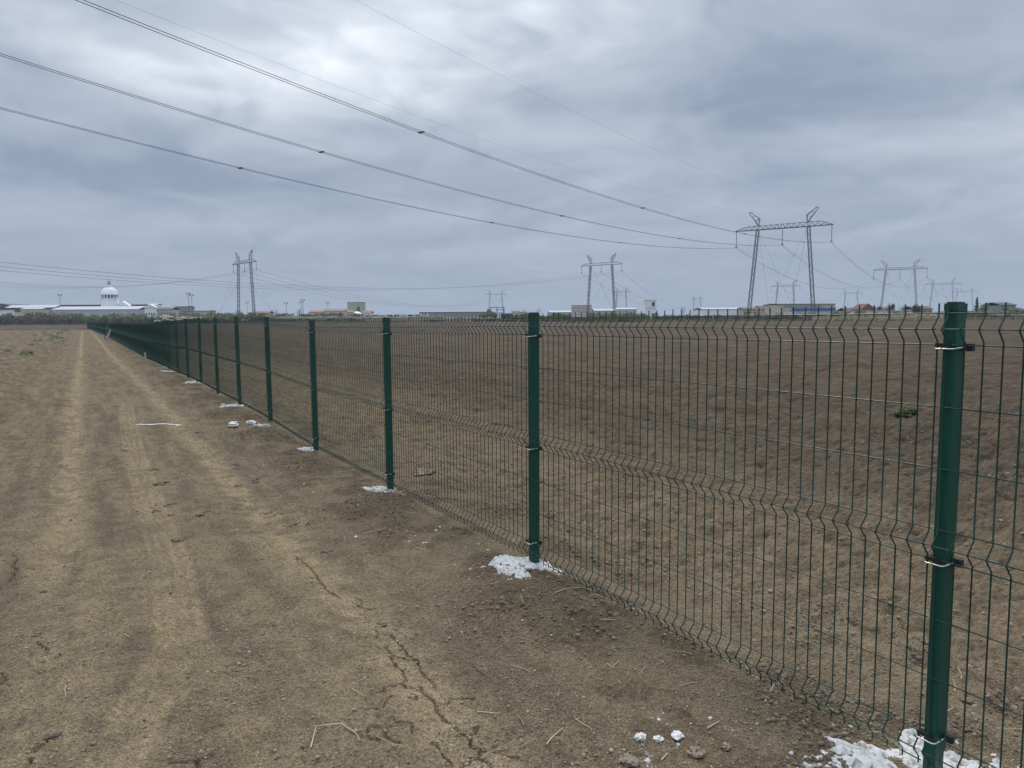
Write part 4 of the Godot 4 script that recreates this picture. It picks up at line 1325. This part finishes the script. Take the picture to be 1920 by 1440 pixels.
# ------------------------------------------------------------------ loose things on the ground
func clod_mesh(sd: int, lat := 6, lon := 9) -> ArrayMesh:
	var n := FastNoiseLite.new(); n.seed = sd; n.frequency = 1.0; n.fractal_octaves = 3
	var m := MB.new()
	var p := []
	for j in lat + 1:
		for i in lon:
			var th := PI * j / lat
			var ph := TAU * i / lon
			var d := Vector3(sin(th) * cos(ph), cos(th), sin(th) * sin(ph))
			p.append(d * (1.0 + 0.55 * n.get_noise_3dv(d * 1.3) + 0.35 * n.get_noise_3dv(d * 3.5)) * Vector3(1, 0.72, 0.9))
	for j in lat:
		for i in lon:
			var i1 := (i + 1) % lon
			var a: Vector3 = p[j * lon + i]
			m.quad(a, p[j * lon + i1], p[(j + 1) * lon + i1], p[(j + 1) * lon + i], a)
	return m.mesh()

func put(x: float, z: float, r: float, rng: RandomNumberGenerator, sink := 0.3) -> Transform3D:
	var b := Basis(Vector3(rng.randfn(), rng.randfn(), rng.randfn()).normalized(), rng.randf() * TAU).scaled(Vector3(r, r * rng.randf_range(0.6, 1.0), r))
	return Transform3D(b, Vector3(x, soil_h(x, z) + r * (0.72 - sink) * 0.6, z))

func build_loose() -> void:
	var rng := RandomNumberGenerator.new(); rng.seed = 44
	var clod := clod_mesh(2)
	var clod2 := clod_mesh(5, 5, 7)
	var xf := []
	var cols := []
	# crumbs of dug soil along the fence and on the mounds
	for k in 90000:
		var s := 1.2 + 22.0 * pow(rng.randf(), 2.0)
		var x := rng.randf_range(1.4, 3.4)
		var heap := 0.0
		for m in MOUNDS:
			if absf(-s - m[1]) < 1.2: heap += exp(-(pow(x - m[0], 2.0) + pow(-s - m[1], 2.0)) / (m[2] * m[2] * 1.6))
		heap += smoothstep(0.1, 0.45, nlow.get_noise_2d(x * 1.9 + 40.0, -s * 1.1)) * smoothstep(1.4, 1.9, x)
		if rng.randf() > 0.16 + heap: continue
		var r := 0.0016 + 0.0035 * rng.randf() + 0.011 * pow(rng.randf(), 9.0) * minf(heap + 0.2, 1.0)
		xf.append(put(x, -s, r, rng))
		var v := rng.randf_range(0.7, 1.2)
		var c := Color(0.27, 0.213, 0.145).lerp(Color(0.165, 0.127, 0.088), minf(heap, 1.0))
		cols.append(Color(c.r * v, c.g * v, c.b * v))
	# fine crumbs on the track
	for k in 45000:
		var s := 1.9 + 12.0 * pow(rng.randf(), 2.0)
		var x := rng.randf_range(-1.0, 1.7)
		if nmid.get_noise_2d(x * 2.3, s * 1.4) < rng.randf_range(-0.5, 0.45): continue
		var r := 0.0015 + 0.0032 * rng.randf() + 0.007 * pow(rng.randf(), 14.0)
		xf.append(put(x, -s, r, rng, 0.5))
		var v := rng.randf_range(0.65, 1.25)
		cols.append(Color(0.27 * v, 0.216 * v, 0.15 * v))
	# clumps of dark soil pressed into the track where the photograph shows them
	for e in [[715, 1172, 0.03], [100, 1383, 0.022], [65, 1192, 0.02], [333, 1013, 0.035], [775, 1306, 0.016], [305, 905, 0.05], [320, 968, 0.03], [290, 960, 0.03], [380, 810, 0.05], [438, 872, 0.04], [440, 880, 0.035], [458, 880, 0.03], [480, 900, 0.04], [480, 904, 0.035], [444, 911, 0.035], [525, 963, 0.03], [497, 964, 0.03], [553, 983, 0.028], [575, 985, 0.03], [390, 960, 0.03], [375, 967, 0.035], [320, 945, 0.035], [610, 1035, 0.028], [495, 1298, 0.012], [85, 1110, 0.02], [232, 845, 0.04], [290, 880, 0.04]]:
		var g := on_ground(e[0], e[1])
		for q in 9:
			var cl := put(g.x + rng.randfn() * e[2] * 0.7, g.z + rng.randfn() * e[2] * 0.5, e[2] * rng.randf_range(0.25, 0.65), rng, 0.5)
			cl.basis = Basis.from_scale(Vector3(1.1, 0.45, 0.9)) * cl.basis
			xf.append(cl)
			var v := rng.randf_range(0.7, 1.1)
			cols.append(Color(0.10 * v, 0.075 * v, 0.055 * v))
	# clods of the ploughed field
	for k in 60000:
		var s := 0.6 + 40.0 * pow(rng.randf(), 1.5)
		var x := 2.9 + 30.0 * pow(rng.randf(), 1.7)
		var r := 0.003 + 0.006 * rng.randf() * smoothstep(2.5, 6.0, x) + 0.013 * pow(rng.randf(), 8.0)
		xf.append(put(x, -s, r, rng, 0.6))
		var v := rng.randf_range(0.75, 1.2)
		var c := Color(0.25, 0.198, 0.138).lerp(Color(0.13, 0.103, 0.079), smoothstep(5.0, 24.0, x))
		cols.append(Color(c.r * v, c.g * v, c.b * v))
	scatter("soil_clods", clod2, M.tint, xf, cols, "crumbs and clods of dry brown soil along the fence and in the field", "soil")
	# pale grit
	xf = []; cols = []
	for k in 1900:
		var s := 1.2 + 24.0 * pow(rng.randf(), 1.9)
		var x := rng.randf_range(-0.9, 3.4) if k % 3 != 0 else rng.randf_range(1.5, 2.9)
		var r := 0.0018 + 0.006 * pow(rng.randf(), 6.0)
		xf.append(put(x, -s, r, rng, 0.4))
		var v := rng.randf_range(0.3, 0.5)
		cols.append(Color(v, v * 0.93, v * 0.8))
	for k in 1500:
		var x := 3.0 + 20.0 * pow(rng.randf(), 1.6)
		var s := 0.8 + 30.0 * pow(rng.randf(), 1.5)
		xf.append(put(x, -s, 0.0025 + 0.008 * pow(rng.randf(), 5.0), rng, 0.4))
		var v := rng.randf_range(0.3, 0.5)
		cols.append(Color(v, v * 0.92, v * 0.78))
	# lime rubble between the posts
	for e in [[860, 1030, 0.22, 26], [800, 1010, 0.2, 22], [1230, 1395, 0.16, 16], [1430, 1420, 0.2, 22], [1600, 1415, 0.2, 20], [640, 905, 0.3, 24], [560, 870, 0.3, 20], [700, 935, 0.2, 14], [470, 812, 0.3, 12]]:
		var g := on_ground(e[0], e[1])
		for q in e[3]:
			xf.append(put(g.x + rng.randfn() * e[2], g.z + rng.randfn() * e[2] * 0.8, 0.003 + 0.011 * pow(rng.randf(), 4.0), rng, 0.45))
			var v := rng.randf_range(0.4, 0.6)
			cols.append(Color(v, v * 0.98, v * 0.93))
	scatter("pale_grit", clod2, M.tint, xf, cols, "small pale stones and lime crumbs strewn over the soil", "gravel")
	# short straw
	var st := MB.new()
	st.tube(PackedVector3Array([Vector3(-0.5, 0, 0), Vector3(-0.1, 0.03, 0.04), Vector3(0.5, 0.0, -0.03)]), 0.022, 4, true, 0.014)
	xf = []; cols = []
	for k in 520:
		var s := 1.3 + 16.0 * pow(rng.randf(), 1.8)
		var x := rng.randf_range(-0.4, 4.2)
		if x < 1.3 and rng.randf() < 0.6: continue
		var l := rng.randf_range(0.025, 0.10)
		xf.append(Transform3D(Basis(Vector3.UP, rng.randf() * TAU) * Basis(Vector3.BACK, rng.randf_range(-0.2, 0.2)) * Basis.from_scale(Vector3.ONE * l), Vector3(x, soil_h(x, -s) + 0.004, -s)))
		var v := rng.randf_range(0.7, 1.15)
		cols.append(Color(0.50 * v, 0.41 * v, 0.24 * v))
	scatter("straw_bits", st.mesh(), M.tint, xf, cols, "short bits of dry straw scattered over the soil", "straw")
	# the larger stalks, each as it lies
	var stalks := [["long bent dry stalk lying across the dirt track", [583, 1405, 593, 1362, 640, 1362, 668, 1376, 674, 1388]], ["dry split stick on the loose soil before the third post's mound", [684, 1001, 700, 996, 724, 992]], ["thin curved stalk under the fence at the second panel's foot", [1040, 1114, 1062, 1104, 1095, 1104, 1118, 1112]], ["short straight stalk on the soil below the first full panel", [1124, 1164, 1156, 1162]], ["stalk lying slanted beside the lime lumps", [1326, 1368, 1350, 1352]], ["pale bent stalk between the lime lumps and the cracks", [1025, 1398, 1036, 1382, 1054, 1370]], ["slender stalk beside the stone near the lime lumps", [1240, 1428, 1252, 1412]], ["bent fork of dry grass below the first full panel", [1138, 1246, 1148, 1252, 1160, 1243]], ["straw lying beside the lower crack", [895, 1337, 938, 1338]], ["stalk leaning under the mesh near the first post", [1434, 1318, 1444, 1298, 1452, 1286]]]
	for e in stalks:
		var pp := PackedVector3Array()
		var pts: Array = e[1]
		var g0 := on_ground(pts[0], pts[1])
		for q in range(0, pts.size(), 2):
			var g := on_ground(pts[q], pts[q + 1])
			pp.append(g - g0 + Vector3(0, 0.006 + 0.006 * sin(q * 2.1), 0))
		var m := MB.new()
		m.tube(pp, 0.0028, 5, true, 0.0018)
		single("dry_stalk", m.mesh(), M.straw, e[0], "stalk", g0)
	# larger lumps
	var lumps := [["white lime lump with a sharp edge beside the rubble", 1270, 1382, 0.022, "lime"], ["cluster-topped white lime lump beside the flat one", 1200, 1385, 0.02, "lime"], ["flat white lime lump between the other two", 1234, 1388, 0.016, "lime"], ["brown stone half sunk in the soil near the lime lumps", 1306, 1416, 0.026, "stone"], ["rounded beige stone between the lime lumps and the fence", 1359, 1402, 0.015, "stone"], ["small beige stone on the soil above the lime lumps", 1222, 1351, 0.012, "stone"], ["brown earth lump at the lower edge of the loose soil", 1180, 1432, 0.028, "stone"], ["pale yellow stone in the field behind the first post", 1815, 1317, 0.016, "stone"], ["round white stone lying in the field behind the first full panel", 1480, 838, 0.022, "lime"], ["chunk of broken white concrete before the fifth post", 438, 801, 0.075, "lime"], ["flatter chunk of broken concrete beside the larger chunk", 470, 796, 0.07, "lime"], ["dark earth clump on the field edge behind the third panel", 795, 890, 0.09, "stone"]]
	for e in lumps:
		var g := on_ground(e[1], e[2])
		var o := single("stone" if e[4] == "stone" else "lime_lump", clod_mesh(int(e[1]), 9, 14), M[e[4]], e[0], "stone", g + Vector3(0, e[3] * 0.3, 0), e[1])
		o.scale = Vector3(e[3] * 1.2, e[3] * 0.85, e[3])
	# a streak of lime across the track
	var a := on_ground(255, 797)
	var b := on_ground(342, 797)
	var mk := MB.new()
	var cnt := 44
	var prev := []
	for k in cnt + 1:
		var t := float(k) / cnt
		var c := a.lerp(b, t)
		var wd := 0.033 * (0.45 + 0.9 * absf(nmid.get_noise_2d(t * 9.0, 3.0)) + 0.3 * sin(t * PI))
		var p0 := Vector3(c.x, soil_h(c.x, c.z - wd) + 0.006, c.z - wd)
		var p1 := Vector3(c.x, soil_h(c.x, c.z) + 0.012, c.z)
		var p2 := Vector3(c.x, soil_h(c.x, c.z + wd) + 0.006, c.z + wd)
		if k > 0:
			mk.quad(prev[0], p0, p1, prev[1], Vector3.UP)
			mk.quad(prev[1], p1, p2, prev[2], Vector3.UP)
		prev = [p0, p1, p2]
	single("lime_streak", mk.mesh(), M.lime, "thin white streak of lime across the dirt track", "lime")

# ------------------------------------------------------------------ materials
func build_materials() -> void:
	soil_material()
	mat("post", lin(0.009, 0.073, 0.050), 0.42).metallic_specular = 0.38
	mat("brace", lin(0.012, 0.060, 0.043), 0.9).metallic_specular = 0.15
	mat("cap", lin(0.008, 0.052, 0.036), 0.42)
	mat("wire", lin(0.009, 0.046, 0.036), 0.32)
	mat("steel", lin(0.62, 0.61, 0.58), 0.32, 1.0)
	mat("plastic", lin(0.012, 0.010, 0.011), 0.55)
	mat("concrete", Color(1, 1, 1), 0.95, 0.0, true)
	mat("lime", lin(0.66, 0.65, 0.61), 0.95)
	mat("stone", lin(0.24, 0.19, 0.135), 0.95)
	mat("straw", lin(0.50, 0.42, 0.26), 0.8)
	mat("grey_wood", lin(0.13, 0.115, 0.098), 0.95)
	mat("pale_wood", lin(0.42, 0.36, 0.28), 0.9)
	mat("galv", lin(0.13, 0.14, 0.15), 0.6, 0.2)
	mat("dark_steel", lin(0.035, 0.037, 0.042), 0.6)
	mat("cable", lin(0.045, 0.048, 0.055), 0.6)
	mat("white_wall", lin(0.86, 0.87, 0.87), 0.8)
	mat("pale_wall", lin(0.46, 0.48, 0.50), 0.8)
	mat("grey_wall", lin(0.28, 0.29, 0.30), 0.85)
	mat("dark_wall", lin(0.06, 0.06, 0.06), 0.85)
	mat("black", lin(0.015, 0.015, 0.017), 0.7)
	mat("cream", lin(0.52, 0.46, 0.36), 0.85)
	mat("pink_wall", lin(0.42, 0.30, 0.26), 0.85)
	mat("yellow", lin(0.50, 0.36, 0.08), 0.8)
	mat("pale_green", lin(0.42, 0.45, 0.30), 0.8)
	mat("brick", lin(0.13, 0.085, 0.075), 0.9)
	mat("pale_roof", lin(0.46, 0.47, 0.50), 0.7)
	mat("brown_roof", lin(0.15, 0.10, 0.085), 0.9)
	mat("lead", lin(0.20, 0.215, 0.24), 0.6)
	mat("slate", lin(0.085, 0.085, 0.095), 0.8)
	mat("terracotta", lin(0.30, 0.15, 0.115), 0.9)
	mat("terracotta_dark", lin(0.16, 0.075, 0.06), 0.9)
	mat("window", lin(0.05, 0.055, 0.065), 0.2)
	mat("door_grey", lin(0.16, 0.16, 0.17), 0.7)
	mat("blue", lin(0.035, 0.11, 0.36), 0.6)
	mat("timber", lin(0.46, 0.30, 0.17), 0.85)
	mat("timber_dark", lin(0.24, 0.15, 0.09), 0.85)
	mat("timber_red", lin(0.34, 0.18, 0.11), 0.85)
	mat("bark", lin(0.07, 0.055, 0.042), 0.95)
	var v := [["olive", 0.16, 0.175, 0.062], ["olive_light", 0.235, 0.252, 0.09], ["dull", 0.145, 0.132, 0.085], ["blossom", 0.46, 0.44, 0.35], ["bare", 0.16, 0.13, 0.10], ["dark_leaf", 0.035, 0.042, 0.030], ["weed", 0.16, 0.27, 0.09], ["tint", 1.0, 1.0, 1.0]]
	for e in v:
		var m := mat(e[0], lin(e[1], e[2], e[3]), 0.85, 0.0, true)
		if e[0] == "weed" or e[0].begins_with("olive"): m.backlight = Color(0.25, 0.3, 0.12)

# ------------------------------------------------------------------
func _ready() -> void:
	nlow.seed = 1; nlow.frequency = 1.0; nlow.fractal_octaves = 3
	nmid.seed = 2; nmid.frequency = 1.0; nmid.fractal_octaves = 3
	nfin.seed = 3; nfin.frequency = 1.0; nfin.fractal_octaves = 2
	nlmp.seed = 4; nlmp.frequency = 1.0; nlmp.fractal_octaves = 4
	# camera
	var cam := Camera3D.new()
	cam.name = "camera"
	cam.fov = rad_to_deg(2.0 * atan(720.0 / F))
	cam.near = 0.05
	cam.far = 8000.0
	add_child(cam)
	cam.position = Vector3(0, EYE, 0)
	cam.rotation = Vector3(deg_to_rad(-PITCH), deg_to_rad(-TURN), deg_to_rad(ROLL))
	cam.current = true
	# sky and exposure
	var env := Environment.new()
	env.background_mode = Environment.BG_SKY
	env.sky = build_sky()
	env.tonemap_mode = Environment.TONE_MAPPER_LINEAR
	env.tonemap_exposure = 1.07
	env.sdfgi_enabled = true
	env.ssao_enabled = true
	env.ssil_enabled = true
	env.fog_enabled = true
	env.fog_density = 0.0002
	env.fog_light_color = Color(0.80, 0.86, 0.93)
	var we := WorldEnvironment.new()
	we.name = "world_environment"
	we.environment = env
	add_child(we)
	# the sun behind the cloud, high and a little right of the fence direction
	var sun := DirectionalLight3D.new()
	sun.name = "sun"
	sun.light_energy = 0.5
	sun.light_angular_distance = 10.0
	sun.light_color = Color(1.0, 0.96, 0.9)
	sun.shadow_enabled = true
	add_child(sun)
	sun.look_at_from_position(Vector3(sin(0.3) * 10.0, 13.0, -cos(0.3) * 10.0), Vector3.ZERO)
	print("sky done ", Time.get_ticks_msec())
	build_materials()
	build_ground()
	print("ground done ", Time.get_ticks_msec())
	build_fence()
	build_lines()
	print("lines done ", Time.get_ticks_msec())
	build_town()
	build_far_plants()
	print("far done ", Time.get_ticks_msec())
	build_loose()
	weed("leafy green weed standing alone in the ploughed field", 1697, 783, 0.19, 0.19, 260)
	var gw := "weeds on the bank across the track from the fence"
	weed("larger dark green weed on the bank across the track", 50, 666, 0.3, 0.28, 130, gw)
	weed("smaller dark green weed beside the larger one on the bank", 14, 660, 0.25, 0.18, 80, gw)
	for e in [[108, 636, 0.5], [100, 633, 0.4], [116, 640, 0.3], [90, 630, 0.5], [82, 625, 0.4], [66, 631, 0.3], [122, 622, 0.7], [112, 626, 0.5], [95, 638, 0.3], [70, 638, 0.3], [60, 648, 0.2], [105, 644, 0.25]]:
		weed("low weed in the patch along the far bank across the track", e[0], e[1], e[2], e[2] * 0.7, 60, "patch of weeds along the far bank")
	print("all done ", Time.get_ticks_msec())
